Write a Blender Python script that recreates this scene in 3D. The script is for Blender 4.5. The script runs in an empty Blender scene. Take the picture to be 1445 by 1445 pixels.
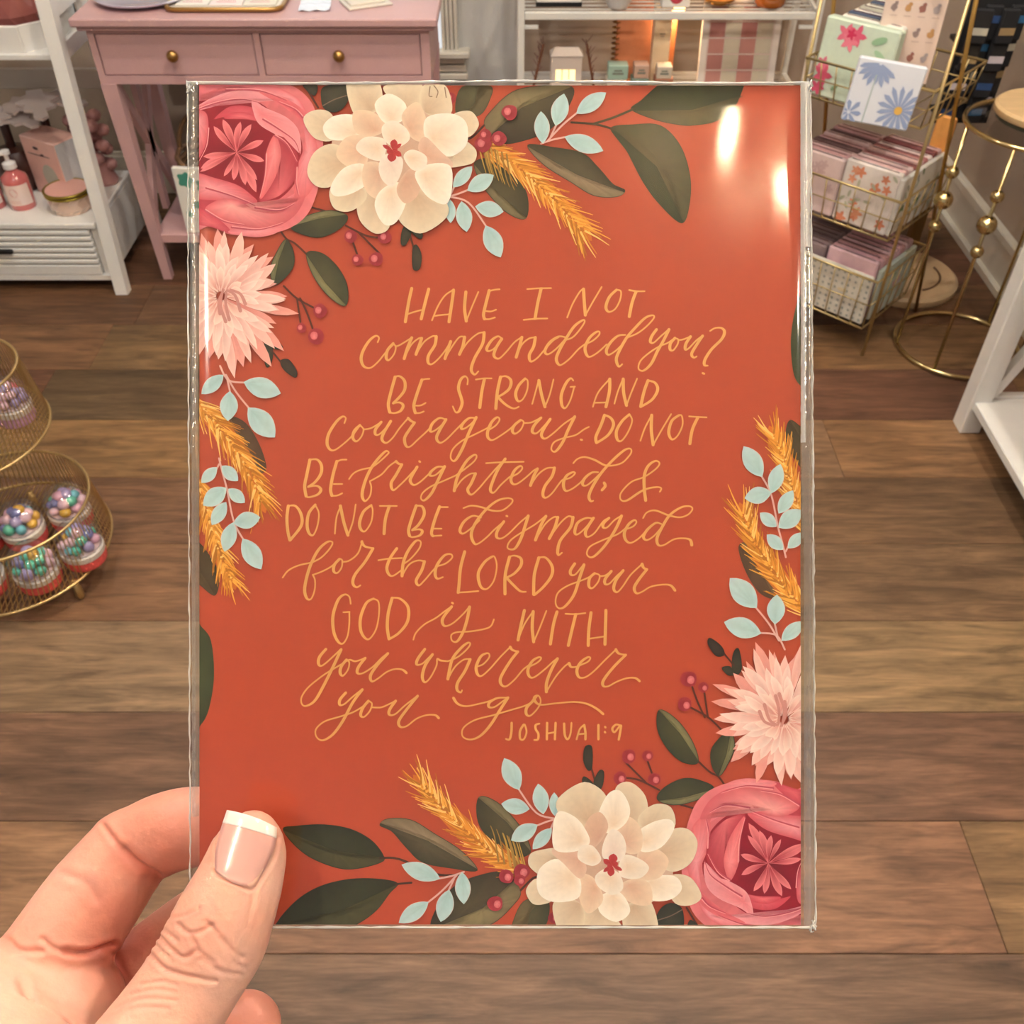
import bpy, bmesh, math, random
import numpy as np
from mathutils import Vector, Matrix, Euler
random.seed(7); rng = np.random.default_rng(7)
R = math.radians
S = bpy.context.scene
COL = S.collection
# ------------------------------------------------------------------ camera
F = 1350.0; TH = R(43.5); H = 1.52; CX = CY = 722.5
cd = bpy.data.cameras.new('camera'); cam = bpy.data.objects.new('camera', cd); COL.objects.link(cam)
cam.location = (0, 0, H); cam.rotation_euler = (R(90) - TH, 0, 0)
cd.sensor_width = 36; cd.lens = 36 * F / 1445; cd.clip_start = 0.01
cd.dof.use_dof = True; cd.dof.focus_distance = 0.212; cd.dof.aperture_fstop = (cd.lens / 1000) / 0.0005
S.camera = cam
# ------------------------------------------------------------------ world, exposure
w = bpy.data.worlds.new('world'); S.world = w; w.use_nodes = True
w.node_tree.nodes['Background'].inputs[0].default_value = (1.0, 0.985, 0.965, 1)
w.node_tree.nodes['Background'].inputs[1].default_value = 0.34
S.view_settings.view_transform = 'Standard'; S.view_settings.look = 'None'
S.view_settings.exposure = 0.06; S.view_settings.gamma = 1.0; S.view_settings.use_curve_mapping = False
CEIL = 2.6
LAMPS = [(0.305, -0.345, .7), (1.0, 0.6, 11), (-0.9, 0.6, 10), (0.2, 1.6, 13), (-0.9, 2.0, 11), (1.0, 2.0, 9), (-0.8, -0.6, 5), (1.25, -0.5, 5), (-0.1, 0.75, 5)]
for lx, ly, pw in LAMPS:
    ld = bpy.data.lights.new('ceiling_lamp_light', 'AREA'); ld.shape = 'DISK'; ld.size = 0.08; ld.energy = pw
    ld.color = (1.0, 0.955, 0.9); lo = bpy.data.objects.new('ceiling_lamp_light', ld); COL.objects.link(lo)
    lo.location = (lx, ly, CEIL - 0.03)
# ------------------------------------------------------------------ helpers
def lin(c):
    return tuple(((v / 255) / 12.92 if v / 255 <= 0.04045 else ((v / 255 + 0.055) / 1.055) ** 2.4) for v in c[:3]) + (1,)
def ray(px, py):
    u = (px - CX) / F; v = -(py - CY) / F; c, s = math.cos(TH), math.sin(TH)
    return Vector((u, c + v * s, -s + v * c))
def onZ(px, py, z=0): r = ray(px, py); t = (z - H) / r.z; return Vector((r.x * t, r.y * t, z))
def onY(px, py, y): r = ray(px, py); t = y / r.y; return Vector((r.x * t, y, H + r.z * t))
def onX(px, py, x): r = ray(px, py); t = x / r.x; return Vector((x, r.y * t, H + r.z * t))
MATS = {}
def mat(name, col, rough=0.6, metal=0.0, noise=0.0, nscale=20, bump=0.0, spec=0.5, emit=None, estr=0, alpha=None, trans=0, coat=0, attr=None, sss=0, stretch=None):
    if name in MATS: return MATS[name]
    m = bpy.data.materials.new(name); m.use_nodes = True; nt = m.node_tree; b = nt.nodes['Principled BSDF']
    b.inputs['Base Color'].default_value = lin(col); b.inputs['Roughness'].default_value = rough
    b.inputs['Metallic'].default_value = metal; b.inputs['Specular IOR Level'].default_value = spec
    b.inputs['Transmission Weight'].default_value = trans; b.inputs['Coat Weight'].default_value = coat
    if sss:
        b.inputs['Subsurface Weight'].default_value = sss; b.inputs['Subsurface Radius'].default_value = (1, .35, .2); b.inputs['Subsurface Scale'].default_value = 0.004
    if emit: b.inputs['Emission Color'].default_value = lin(emit); b.inputs['Emission Strength'].default_value = estr
    src = None
    if attr:
        a = nt.nodes.new('ShaderNodeAttribute'); a.attribute_name = attr; src = a.outputs['Color']
    if attr == 'OBJ':
        a = nt.nodes.new('ShaderNodeObjectInfo'); src = a.outputs['Color']
    if noise or bump:
        tc = nt.nodes.new('ShaderNodeTexCoord'); mp = nt.nodes.new('ShaderNodeMapping'); nt.links.new(tc.outputs['Object'], mp.inputs[0])
        if stretch: mp.inputs['Scale'].default_value = stretch
        n = nt.nodes.new('ShaderNodeTexNoise'); n.inputs['Scale'].default_value = nscale; n.inputs['Detail'].default_value = 5
        nt.links.new(mp.outputs[0], n.inputs['Vector'])
        if noise:
            mr = nt.nodes.new('ShaderNodeMapRange'); mr.inputs[1].default_value = .25; mr.inputs[2].default_value = .75
            mr.inputs[3].default_value = 1 - noise; mr.inputs[4].default_value = 1 + noise; nt.links.new(n.outputs['Fac'], mr.inputs[0])
            mx = nt.nodes.new('ShaderNodeMix'); mx.data_type = 'RGBA'; mx.blend_type = 'MULTIPLY'; mx.inputs[0].default_value = 1
            if src: nt.links.new(src, mx.inputs[6])
            else: mx.inputs[6].default_value = lin(col)
            nt.links.new(mr.outputs[0], mx.inputs[7]); src = mx.outputs[2]
        if bump:
            bp = nt.nodes.new('ShaderNodeBump'); bp.inputs['Strength'].default_value = bump; bp.inputs['Distance'].default_value = 0.002
            nt.links.new(n.outputs['Fac'], bp.inputs['Height']); nt.links.new(bp.outputs[0], b.inputs['Normal'])
    if src: nt.links.new(src, b.inputs['Base Color'])
    if alpha is not None: b.inputs['Alpha'].default_value = alpha
    MATS[name] = m; return m
def film_mat(name, tint=(1, 1, 1), rough=0.05, base=0.04, haze=0.0, bump=0.0):
    m = bpy.data.materials.new(name); m.use_nodes = True; nt = m.node_tree; nt.nodes.clear()
    o = nt.nodes.new('ShaderNodeOutputMaterial'); t = nt.nodes.new('ShaderNodeBsdfTransparent'); g = nt.nodes.new('ShaderNodeBsdfGlossy')
    t.inputs[0].default_value = (*tint, 1); g.inputs['Roughness'].default_value = rough
    lw = nt.nodes.new('ShaderNodeLayerWeight'); pw_ = nt.nodes.new('ShaderNodeMath'); pw_.operation = 'POWER'; pw_.inputs[1].default_value = 5; nt.links.new(lw.outputs['Facing'], pw_.inputs[0])
    ad = nt.nodes.new('ShaderNodeMath'); ad.operation = 'MULTIPLY_ADD'; ad.inputs[1].default_value = .6; ad.inputs[2].default_value = base; nt.links.new(pw_.outputs[0], ad.inputs[0])
    mx = nt.nodes.new('ShaderNodeMixShader'); nt.links.new(ad.outputs[0], mx.inputs[0]); nt.links.new(t.outputs[0], mx.inputs[1]); nt.links.new(g.outputs[0], mx.inputs[2])
    out = mx.outputs[0]
    if bump:
        tc = nt.nodes.new('ShaderNodeTexCoord'); n = nt.nodes.new('ShaderNodeTexNoise'); n.inputs['Scale'].default_value = 55; n.inputs['Detail'].default_value = 2
        nt.links.new(tc.outputs['Object'], n.inputs['Vector']); bp = nt.nodes.new('ShaderNodeBump'); bp.inputs['Strength'].default_value = bump; bp.inputs['Distance'].default_value = .0008
        nt.links.new(n.outputs['Fac'], bp.inputs['Height']); nt.links.new(bp.outputs[0], g.inputs['Normal'])
    if haze:
        d = nt.nodes.new('ShaderNodeBsdfDiffuse'); d.inputs[0].default_value = (.9, .92, .9, 1); m2 = nt.nodes.new('ShaderNodeMixShader'); m2.inputs[0].default_value = haze
        nt.links.new(out, m2.inputs[1]); nt.links.new(d.outputs[0], m2.inputs[2]); out = m2.outputs[0]
    nt.links.new(out, o.inputs[0]); MATS[name] = m; return m
class MB:
    def __init__(s): s.v = []; s.f = []; s.c = []
    def add(s, vs, fs, col=None):
        o = len(s.v); s.v += [tuple(v) for v in vs]; s.f += [tuple(i + o for i in f) for f in fs]
        s.c += [col or (1, 1, 1, 1)] * len(vs) if not isinstance(col, list) else col
        return s
    def box(s, a, b, col=None, M=None, bev=0.0):
        x0, y0, z0 = a; x1, y1, z1 = b
        e = bev
        if e:
            vs = []; 
            for (z, i) in ((z0, e), (z0 + e, 0), (z1 - e, 0), (z1, e)):
                X0, X1, Y0, Y1 = x0 + i, x1 - i, y0 + i, y1 - i
                vs += [(X0 + (e if not i else 0), Y0, z), (X1 - (e if not i else 0), Y0, z), (X1, Y0 + (e if not i else 0), z), (X1, Y1 - (e if not i else 0), z), (X1 - (e if not i else 0), Y1, z), (X0 + (e if not i else 0), Y1, z), (X0, Y1 - (e if not i else 0), z), (X0, Y0 + (e if not i else 0), z)]
            fs = [tuple(range(7, -1, -1)), tuple(range(24, 32))]
            for r_ in range(3):
                for k in range(8): fs.append((r_ * 8 + k, r_ * 8 + (k + 1) % 8, r_ * 8 + 8 + (k + 1) % 8, r_ * 8 + 8 + k))
        else:
            vs = [(x0, y0, z0), (x1, y0, z0), (x1, y1, z0), (x0, y1, z0), (x0, y0, z1), (x1, y0, z1), (x1, y1, z1), (x0, y1, z1)]
            fs = [(3, 2, 1, 0), (4, 5, 6, 7), (0, 1, 5, 4), (1, 2, 6, 5), (2, 3, 7, 6), (3, 0, 4, 7)]
        if M: vs = [M @ Vector(v) for v in vs]
        return s.add(vs, fs, col)
    def tube(s, pts, r, n=8, col=None, closed=False, cap=True):
        pts = [Vector(p) for p in pts]; N = len(pts); rr = r if isinstance(r, (list, tuple)) else [r] * N
        vs = []; up = None
        for i, p in enumerate(pts):
            t = ((pts[(i + 1) % N] - pts[i - 1]) if closed or 0 < i < N - 1 else (pts[1] - pts[0] if i == 0 else pts[-1] - pts[-2])).normalized()
            if up is None: up = t.orthogonal().normalized()
            up = (up - t * up.dot(t)); up = up.normalized() if up.length > 1e-6 else t.orthogonal().normalized()
            b = t.cross(up)
            for k in range(n):
                a = 2 * math.pi * k / n; vs.append(p + (up * math.cos(a) + b * math.sin(a)) * rr[i])
        fs = []
        for i in range(N if closed else N - 1):
            j = (i + 1) % N
            for k in range(n): fs.append((i * n + k, i * n + (k + 1) % n, j * n + (k + 1) % n, j * n + k))
        if not closed and cap: fs += [tuple(range(n - 1, -1, -1)), tuple(range((N - 1) * n, N * n))]
        return s.add(vs, fs, col)
    def lathe(s, prof, c=(0, 0, 0), n=24, col=None, M=None):
        vs = []; 
        for (r, z) in prof:
            for k in range(n): a = 2 * math.pi * k / n; vs.append(Vector((c[0] + r * math.cos(a), c[1] + r * math.sin(a), c[2] + z)))
        fs = [(i * n + k, i * n + (k + 1) % n, (i + 1) * n + (k + 1) % n, (i + 1) * n + k) for i in range(len(prof) - 1) for k in range(n)]
        if prof[0][0] > 1e-5: fs.append(tuple(range(n - 1, -1, -1)))
        if prof[-1][0] > 1e-5: fs.append(tuple(range((len(prof) - 1) * n, len(prof) * n)))
        if M: vs = [M @ v for v in vs]
        return s.add(vs, fs, col)
    def ball(s, c, r, n=10, col=None, sc=(1, 1, 1), M=None):
        m = max(5, n // 2 + 1); vs = []
        for i in range(m + 1):
            t = math.pi * i / m
            for k in range(n): a = 2 * math.pi * k / n; vs.append(Vector((c[0] + r * sc[0] * math.sin(t) * math.cos(a), c[1] + r * sc[1] * math.sin(t) * math.sin(a), c[2] + r * sc[2] * math.cos(t))))
        fs = [(i * n + k, (i + 1) * n + k, (i + 1) * n + (k + 1) % n, i * n + (k + 1) % n) for i in range(m) for k in range(n)]
        if M: vs = [M @ v for v in vs]
        return s.add(vs, fs, col)
    def build(s, name, m, parent=None, smooth=False, vc=False, loc=None, rot=None):
        me = bpy.data.meshes.new(name); me.from_pydata(s.v, [], s.f); me.validate(clean_customdata=False)
        if vc:
            at = me.color_attributes.new('Col', 'FLOAT_COLOR', 'POINT')
            at.data.foreach_set('color', np.array(s.c, dtype=np.float32).ravel())
        if m: me.materials.append(m)
        if smooth: me.polygons.foreach_set('use_smooth', [True] * len(me.polygons))
        if smooth == 'auto':
            try: me.set_sharp_from_angle(angle=R(38))
            except Exception: pass
        me.update()
        o = bpy.data.objects.new(name, me); COL.objects.link(o)
        if parent: o.parent = parent
        if loc is not None: o.location = loc
        if rot is not None: o.rotation_euler = rot
        return o
def tag(o, label=None, cat=None, group=None, kind=None):
    if label: o['label'] = label
    if cat: o['category'] = cat
    if group: o['group'] = group
    if kind: o['kind'] = kind
    return o
def thing(name, label, cat, loc=(0, 0, 0), rotz=0, group=None, rot=None):
    o = bpy.data.objects.new(name, None); COL.objects.link(o); o.location = loc; o.rotation_euler = rot or (0, 0, rotz); o.empty_display_size = .02
    return tag(o, label, cat, group)
def dup(root, loc, rotz=None, label=None, group=None):
    r = root.copy(); COL.objects.link(r); r.location = loc
    if rotz is not None: r.rotation_euler = (0, 0, rotz)
    if label: r['label'] = label
    if group: r['group'] = group
    for ch in list(root.children):
        c = ch.copy(); COL.objects.link(c); c.parent = r
        for g in list(ch.children):
            d = g.copy(); COL.objects.link(d); d.parent = c
    return r
def catmull(pts, closed=False, n=6):
    P = [np.array(p, float) for p in pts]; N = len(P); out = []
    rngi = range(N) if closed else range(N - 1)
    for i in rngi:
        if closed: p0, p1, p2, p3 = P[i - 1], P[i], P[(i + 1) % N], P[(i + 2) % N]
        else: p0, p1, p2, p3 = P[max(i - 1, 0)], P[i], P[i + 1], P[min(i + 2, N - 1)]
        for k in range(n):
            t = k / n
            out.append(0.5 * ((2 * p1) + (-p0 + p2) * t + (2 * p0 - 5 * p1 + 4 * p2 - p3) * t * t + (-p0 + 3 * p1 - 3 * p2 + p3) * t ** 3))
    if not closed: out.append(P[-1])
    return out
# ------------------------------------------------------------------ the room
WHITE = mat('white_paint', (238, 236, 230), .45, noise=.03)
PINK = mat('dusty_pink_paint', (198, 160, 159), .42, noise=.03)
GOLD = mat('gold_wire', (196, 160, 92), .28, metal=1)
BRASS = mat('aged_brass', (178, 140, 84), .35, metal=1)
wallm = mat('greige_wall', (168, 152, 136), .8, noise=.04, nscale=3)
wallb = mat('pale_grey_wall', (196, 196, 192), .8, noise=.03, nscale=3)
trimm = mat('trim_paint', (212, 206, 192), .5)
ceilm = mat('ceiling_paint', (235, 232, 226), .9)
subm = mat('subfloor', (38, 24, 16), .9)
fl = MB().box((-2.6, -2.2, -.03), (1.5, 3.3, -.008)).build('floor', subm); tag(fl, kind='structure', label='dark wood plank floor running from wall to wall')
# wood plank material: grain along X, tone from the object colour
pm = bpy.data.materials.new('wood_plank'); pm.use_nodes = True; nt = pm.node_tree; b = nt.nodes['Principled BSDF']
tc = nt.nodes.new('ShaderNodeTexCoord'); oi = nt.nodes.new('ShaderNodeObjectInfo')
va = nt.nodes.new('ShaderNodeVectorMath'); va.operation = 'ADD'; nt.links.new(tc.outputs['Object'], va.inputs[0])
vm = nt.nodes.new('ShaderNodeVectorMath'); vm.operation = 'SCALE'; vm.inputs['Scale'].default_value = 1
cmb = nt.nodes.new('ShaderNodeCombineXYZ'); mlt = nt.nodes.new('ShaderNodeMath'); mlt.operation = 'MULTIPLY'; mlt.inputs[1].default_value = 37
nt.links.new(oi.outputs['Random'], mlt.inputs[0]); nt.links.new(mlt.outputs[0], cmb.inputs[0]); nt.links.new(mlt.outputs[0], cmb.inputs[1]); nt.links.new(cmb.outputs[0], va.inputs[1])
def nz(scale, str_, det, dist=0):
    mp = nt.nodes.new('ShaderNodeMapping'); mp.inputs['Scale'].default_value = str_; nt.links.new(va.outputs[0], mp.inputs[0])
    n = nt.nodes.new('ShaderNodeTexNoise'); n.inputs['Scale'].default_value = scale; n.inputs['Detail'].default_value = det; n.inputs['Distortion'].default_value = dist
    n.inputs['Roughness'].default_value = .62; nt.links.new(mp.outputs[0], n.inputs['Vector']); return n
n1 = nz(5, (1, 7, 1), 8, .8); n2 = nz(45, (.35, 5, 1), 5); n3 = nz(1.5, (1, 2.6, 1), 3, .5)
def rng_(n, a, b_, c, d):
    r = nt.nodes.new('ShaderNodeMapRange'); r.inputs[1].default_value = a; r.inputs[2].default_value = b_; r.inputs[3].default_value = c; r.inputs[4].default_value = d
    nt.links.new(n.outputs['Fac'], r.inputs[0]); return r
def mulf(a, b_):
    m_ = nt.nodes.new('ShaderNodeMath'); m_.operation = 'MULTIPLY'; nt.links.new(a.outputs[0], m_.inputs[0]); nt.links.new(b_.outputs[0], m_.inputs[1]); return m_
fac = mulf(mulf(rng_(n1, .3, .7, .5, 1.45), rng_(n2, .3, .7, .78, 1.17)), rng_(n3, .3, .7, .72, 1.25))
mx = nt.nodes.new('ShaderNodeMix'); mx.data_type = 'RGBA'; mx.blend_type = 'MULTIPLY'; mx.inputs[0].default_value = 1
nt.links.new(oi.outputs['Color'], mx.inputs[6]); nt.links.new(fac.outputs[0], mx.inputs[7]); nt.links.new(mx.outputs[2], b.inputs['Base Color'])
b.inputs['Roughness'].default_value = .5; b.inputs['Specular IOR Level'].default_value = .35
bp = nt.nodes.new('ShaderNodeBump'); bp.inputs['Strength'].default_value = .25; bp.inputs['Distance'].default_value = .001
nt.links.new(fac.outputs[0], bp.inputs['Height']); nt.links.new(bp.outputs[0], b.inputs['Normal'])
PW = .2235; Y0 = 1.499 - PW * 16; meshes = {}
tones = [(122, 93, 68), (101, 76, 57), (132, 102, 74), (110, 83, 60), (95, 72, 54), (126, 95, 68), (138, 108, 80), (107, 82, 61)]
seam = {17: .797, 12: .77, 19: -1.16, 11: .82, 10: .8, 18: .05, 20: .2, 21: -.1}
tonefix = {22: (96, 70, 50), 21: (92, 66, 46), 20: (100, 73, 50), 19: (118, 88, 61), 18: (94, 70, 49), 17: (126, 97, 69), 16: (106, 80, 58), 15: (114, 86, 61), 14: (135, 108, 80), 13: (108, 82, 62), 12: (122, 94, 70), 11: (106, 82, 62), 10: (116, 90, 66)}
for r_ in range(26):
    y0 = Y0 + r_ * PW
    if y0 < -2.2 or y0 + PW > 3.3: continue
    off = seam.get(r_, random.uniform(-.28, .12)); xs = [-2.6]; x = off
    while x > -2.6 + .25: x -= 1.3
    x = xs[0] + (x + 1.3 - xs[0])
    while x < 1.5 - .1: xs.append(x); x += 1.3
    xs.append(1.5)
    last = None
    for a, b_ in zip(xs, xs[1:]):
        L = round(b_ - a, 3)
        if L not in meshes: 
            meshes[L] = MB().box((0, 0, -.008), (L - .001, PW - .001, 0), bev=.001).build('plank', pm)
            o = meshes[L]
        else: o = meshes[L].copy(); COL.objects.link(o)
        o.location = (a + .001, y0 + .001, 0); o.parent = fl
        t = tonefix.get(r_, random.choice(tones)); o.color = lin([v * random.uniform(.95, 1.05) for v in t])
# walls
tag(MB().box((-2.6, 3.3, 0), (1.5, 3.4, CEIL)).build('wall_back', wallm), kind='structure')
tag(MB().box((-2.7, -2.2, 0), (-2.6, 3.4, CEIL)).build('wall_left', wallb), kind='structure')
tag(MB().box((1.5, -2.2, 0), (1.6, 3.4, CEIL)).build('wall_right', wallm), kind='structure')
tag(MB().box((-2.7, -2.2, CEIL), (1.6, 3.4, CEIL + .08)).build('ceiling', ceilm), kind='structure')
# pale panel of wall between window and shelf
o = MB().box((-.6, 3.27, 0), (.02, 3.3, CEIL)).build('trim_1', wallb); tag(o, kind='structure', label='pale grey stretch of wall between window and white metal shelf')
bb = MB().box((1.46, -2.2, 0), (1.5, 3.3, .02)).box((1.478, -2.2, .02), (1.5, 3.3, .12)).box((1.472, -2.2, .12), (1.5, 3.3, .15), bev=.004)
tag(bb.build('baseboard_right', trimm), kind='structure')
tag(MB().box((-2.6, 3.25, 0), (1.46, 3.27, .13)).box((-2.6, 3.256, .13), (1.46, 3.27, .145)).build('baseboard_back', trimm), kind='structure')
# window low on the back wall, mostly behind the console
wn = bpy.data.objects.new('window_1', None); COL.objects.link(wn); wn.location = (-.235, 3.27, .39); tag(wn, kind='structure')
q = MB()
for k in range(4): q.box((.012 + k * .013, -.035 + (k % 2) * .006, .09), (.012 + k * .013 + .011, 0, 1.5), bev=.002)
q.build('window_casing', trimm, wn)
MB().box((-.9, -.06, .075), (.1, 0, .095), bev=.004).build('window_sill', trimm, wn)
q = MB()
for k in range(3): q.box((-.9, -.03 + k * .005, .0 + k * .024), (.09 - .004 * k, 0, .021 + k * .024), bev=.003)
q.build('window_apron', trimm, wn)
MB().box((-.85, -.012, .095), (.01, -.006, 1.5)).build('window_pane', mat('daylit_pane', (235, 240, 245), .2, emit=(230, 240, 250), estr=.55), wn)
lampm = mat('lamp_glow', (255, 244, 224), .4, emit=(255, 240, 214), estr=40)
for i, (lx, ly, pw) in enumerate(LAMPS):
    t = thing('ceiling_lamp', 'round recessed ceiling lamp ' + ['above the photographer', 'right of the aisle', 'left of the aisle', 'over the middle of the aisle', 'over the pink console', 'over the wire rack', 'behind to the left', 'behind to the right', 'just ahead of the card'][i], 'ceiling lamp', (lx, ly, CEIL), group='recessed ceiling lamps')
    MB().lathe([(.065, 0), (.09, 0), (.09, -.012), (.068, -.012), (.065, 0)], n=28).build('lamp_ring', WHITE, t, smooth='auto')
    MB().lathe([(0, -.004), (.064, -.004)], n=24).build('lamp_lens', lampm, t)
# ------------------------------------------------------------------ the art print card (local frame: x right, y up, z toward the viewer)
D = 0.202; K = D / F
fwd = Vector((0, math.cos(TH), -math.sin(TH)))
card_loc = Vector((0, 0, H)) + fwd * D
def L(px, py, z=0.0): return ((px - CX) * K, -(py - CY) * K, z)
card = thing('art_card', 'coral floral art card with gold hand-lettered verse in a clear sleeve', 'card', card_loc, rot=(R(90) - TH, 0, 0))
RX0, RX1, RY0, RY1 = 281.5, 1129.5, 120.5, 1304.5
paper = mat('card_paper', (240, 238, 232), .7)
printm = mat('printed_ink', (255, 255, 255), .55, attr='Col', noise=.045, nscale=900, spec=.3)
sheet = MB().box(L(RX0, RY1, -.0006), (*L(RX1, RY0)[:2], -.00004)).build('card_stock', paper, card)
bgm = mat('coral_print', (174, 72, 48), .5, noise=.03, nscale=60, spec=.35)
MB().add([L(RX0, RY1, 0), L(RX1, RY1, 0), L(RX1, RY0, 0), L(RX0, RY0, 0)], [(0, 1, 2, 3)]).build('coral_background', bgm, card)
class Print:
    """flat printed artwork: coloured polygons in photo pixels, clipped to the card, each on its own ink layer"""
    z = 6e-6
    def __init__(s, rot=False): s.m = MB(); s.rot = rot
    def poly(s, pts, cols):
        # clip polygon (x,y,col) to the sheet
        P = [(x, y, c) for (x, y), c in zip(pts, cols)]
        if s.rot: P = [(1418 - x, 1433 - y, c) for x, y, c in P]
        for ax, lim, sg in ((0, RX0, 1), (0, RX1, -1), (1, RY0, 1), (1, RY1, -1)):
            if all((p[ax] - lim) * sg >= 0 for p in P): continue
            Q = []
            for i, p in enumerate(P):
                q = P[(i + 1) % len(P)]; a = (p[ax] - lim) * sg; b_ = (q[ax] - lim) * sg
                if a >= 0: Q.append(p)
                if a * b_ < 0:
                    t = a / (a - b_); Q.append((p[0] + (q[0] - p[0]) * t, p[1] + (q[1] - p[1]) * t, tuple(u + (v - u) * t for u, v in zip(p[2], q[2]))))
            P = Q
            if len(P) < 3: return
        area = sum(P[i][0] * P[(i + 1) % len(P)][1] - P[(i + 1) % len(P)][0] * P[i][1] for i in range(len(P)))
        if area > 0: P = P[::-1]
        s.m.add([L(x, y, Print.z) for x, y, c in P], [tuple(range(len(P)))], [c for x, y, c in P])
    def petal(s, outline, focus, cin, cout, jit=.06, n=5, rim=None, smooth=True):
        Print.z += 8e-7
        O = catmull(outline, True, n) if smooth else [np.array(p, float) for p in outline]
        f = np.array(focus, float); ci = np.array(lin(cin)); co = np.array(lin(cout)); ts = [0, .35, .62, .85, 1.0]
        js = [1 + random.uniform(-jit, jit) for _ in O]
        def colr(t, j):
            c_ = ci + (co - ci) * t; return tuple(min(1, v * j) for v in c_[:3]) + (1,)
        N = len(O)
        for i in range(N):
            k = (i + 1) % N
            for a, b_ in zip(ts, ts[1:]):
                p = [f + (O[i] - f) * a, f + (O[i] - f) * b_, f + (O[k] - f) * b_, f + (O[k] - f) * a]
                c_ = [colr(a, js[i]), colr(b_, js[i]), colr(b_, js[k]), colr(a, js[k])]
                if a == 0: p, c_ = p[1:3] + [f], c_[1:3] + [c_[0]]
                s.poly([tuple(q) for q in p], c_)
    def tear(s, base, tip, w, cin, cout, bulge=.5, n=9, jit=.05, curve=0):
        b_ = np.array(base, float); t = np.array(tip, float); d = t - b_; Ln = np.hypot(*d); nn = np.array([-d[1], d[0]]) / Ln; out = []; up = []; dn = []
        for i in range(1, n):
            u = i / n; ww = w / 2 * (math.sin(math.pi * u ** (math.log(.5) / math.log(bulge)))) ** .8
            mid = b_ + d * u + nn * curve * math.sin(math.pi * u)
            up.append(mid + nn * ww); dn.append(mid - nn * ww)
        s.petal([b_] + up + [t] + dn[::-1], b_ + d * .12, cin, cout, jit, smooth=False)
    def line(s, pts, w, col, n=5, call=False):
        Print.z += 4e-7
        P = catmull(pts, False, n); P = [p for i, p in enumerate(P) if i == 0 or np.hypot(*(p - P[i - 1])) > 1e-3]; c_ = lin(col)
        T = [P[min(i + 1, len(P) - 1)] - P[max(i - 1, 0)] for i in range(len(P))]; T = [t / (np.hypot(*t) + 1e-9) for t in T]
        if call:
            W = [w * (1 + call * max(0, t[1]) ** 1.3) for t in T]
            W = [sum(W[max(0, i - 4):i + 5]) / len(W[max(0, i - 4):i + 5]) for i in range(len(W))]
        else: W = [w[0] + (w[1] - w[0]) * i / (len(P) - 1) for i in range(len(P))] if isinstance(w, tuple) else [w] * len(P)
        A = [p + np.array([-t[1], t[0]]) * ww / 2 for p, t, ww in zip(P, T, W)]; B = [p - np.array([-t[1], t[0]]) * ww / 2 for p, t, ww in zip(P, T, W)]
        for i in range(len(P) - 1):
            s.poly([tuple(A[i]), tuple(A[i + 1]), tuple(B[i + 1]), tuple(B[i])], [c_] * 4)
        for p, t, ww, sg in ((P[0], T[0], W[0], -1), (P[-1], T[-1], W[-1], 1)):
            nn = np.array([-t[1], t[0]])
            s.poly([tuple(p + (nn * math.cos(a) + t * sg * math.sin(a)) * ww / 2) for a in np.linspace(0, math.pi, 7)], [c_] * 7)
    def done(s, name, m=printm, label=None):
        if not s.m.v: return
        o = s.m.build(name, m, card, vc=True)
        if label: o['label'] = label
        return o
c2 = lambda *P: [(250 + x / 3.6125, 100 + y / 3.6125) for x, y in P]
c3 = lambda *P: [(600 + x / 3.6125, 80 + y / 3.6125) for x, y in P]
cl = lambda *P: [(250 + x / 3.61, 500 + y / 3.61) for x, y in P]
OLD, OLM, OLL = (54, 58, 38), (92, 88, 58), (150, 144, 96)
def leaf(s, outl, base, tip, dark=OLD, mid=OLM, light=None, side=1):
    b_, t = np.array(base, float), np.array(tip, float); s.petal(outl, tuple(b_ * .45 + t * .55), mid, dark, .10)
    # lighter half along the midrib
    d = t - b_; n_ = np.array([-d[1], d[0]]) / np.hypot(*d); O = catmull(outl, True, 5); half = [p for p in O if np.dot(p - b_, n_) * side > 0]
    if len(half) > 4:
        half.sort(key=lambda p: np.dot(p - b_, d)); inner = [p - n_ * side * 1.0 for p in half]
        bd = .42 * max(np.dot(p - b_, n_) * side for p in half); spine = [b_ + d * u + n_ * side * (1.0 + bd * math.sin(math.pi * u)) for u in np.linspace(.97, .03, 9)]
        ctr = sum(inner) / len(inner) * .5 + (b_ + t) / 4
        s.petal([tuple(p) for p in inner] + [tuple(p) for p in spine], tuple(ctr), light or OLL, tuple((a + b2) / 2 for a, b2 in zip(light or OLL, mid)), .1, smooth=False)
def berry(s, x, y, r, m=(158, 50, 62)):
    s.petal([(x + r * math.cos(a) * random.uniform(.88, 1.08), y + r * math.sin(a) * random.uniform(.88, 1.08)) for a in np.linspace(0, 5.5, 8)], (x + r * .3, y + r * .3), (140, 36, 50), m, .08, n=3)
    s.petal([(x - r * .25 + r * .45 * math.cos(a), y - r * .1 + r * .5 * math.sin(a)) for a in np.linspace(0, 5.4, 6)], (x - r * .2, y), (216, 134, 138), (196, 100, 108), .1, n=3)
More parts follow.
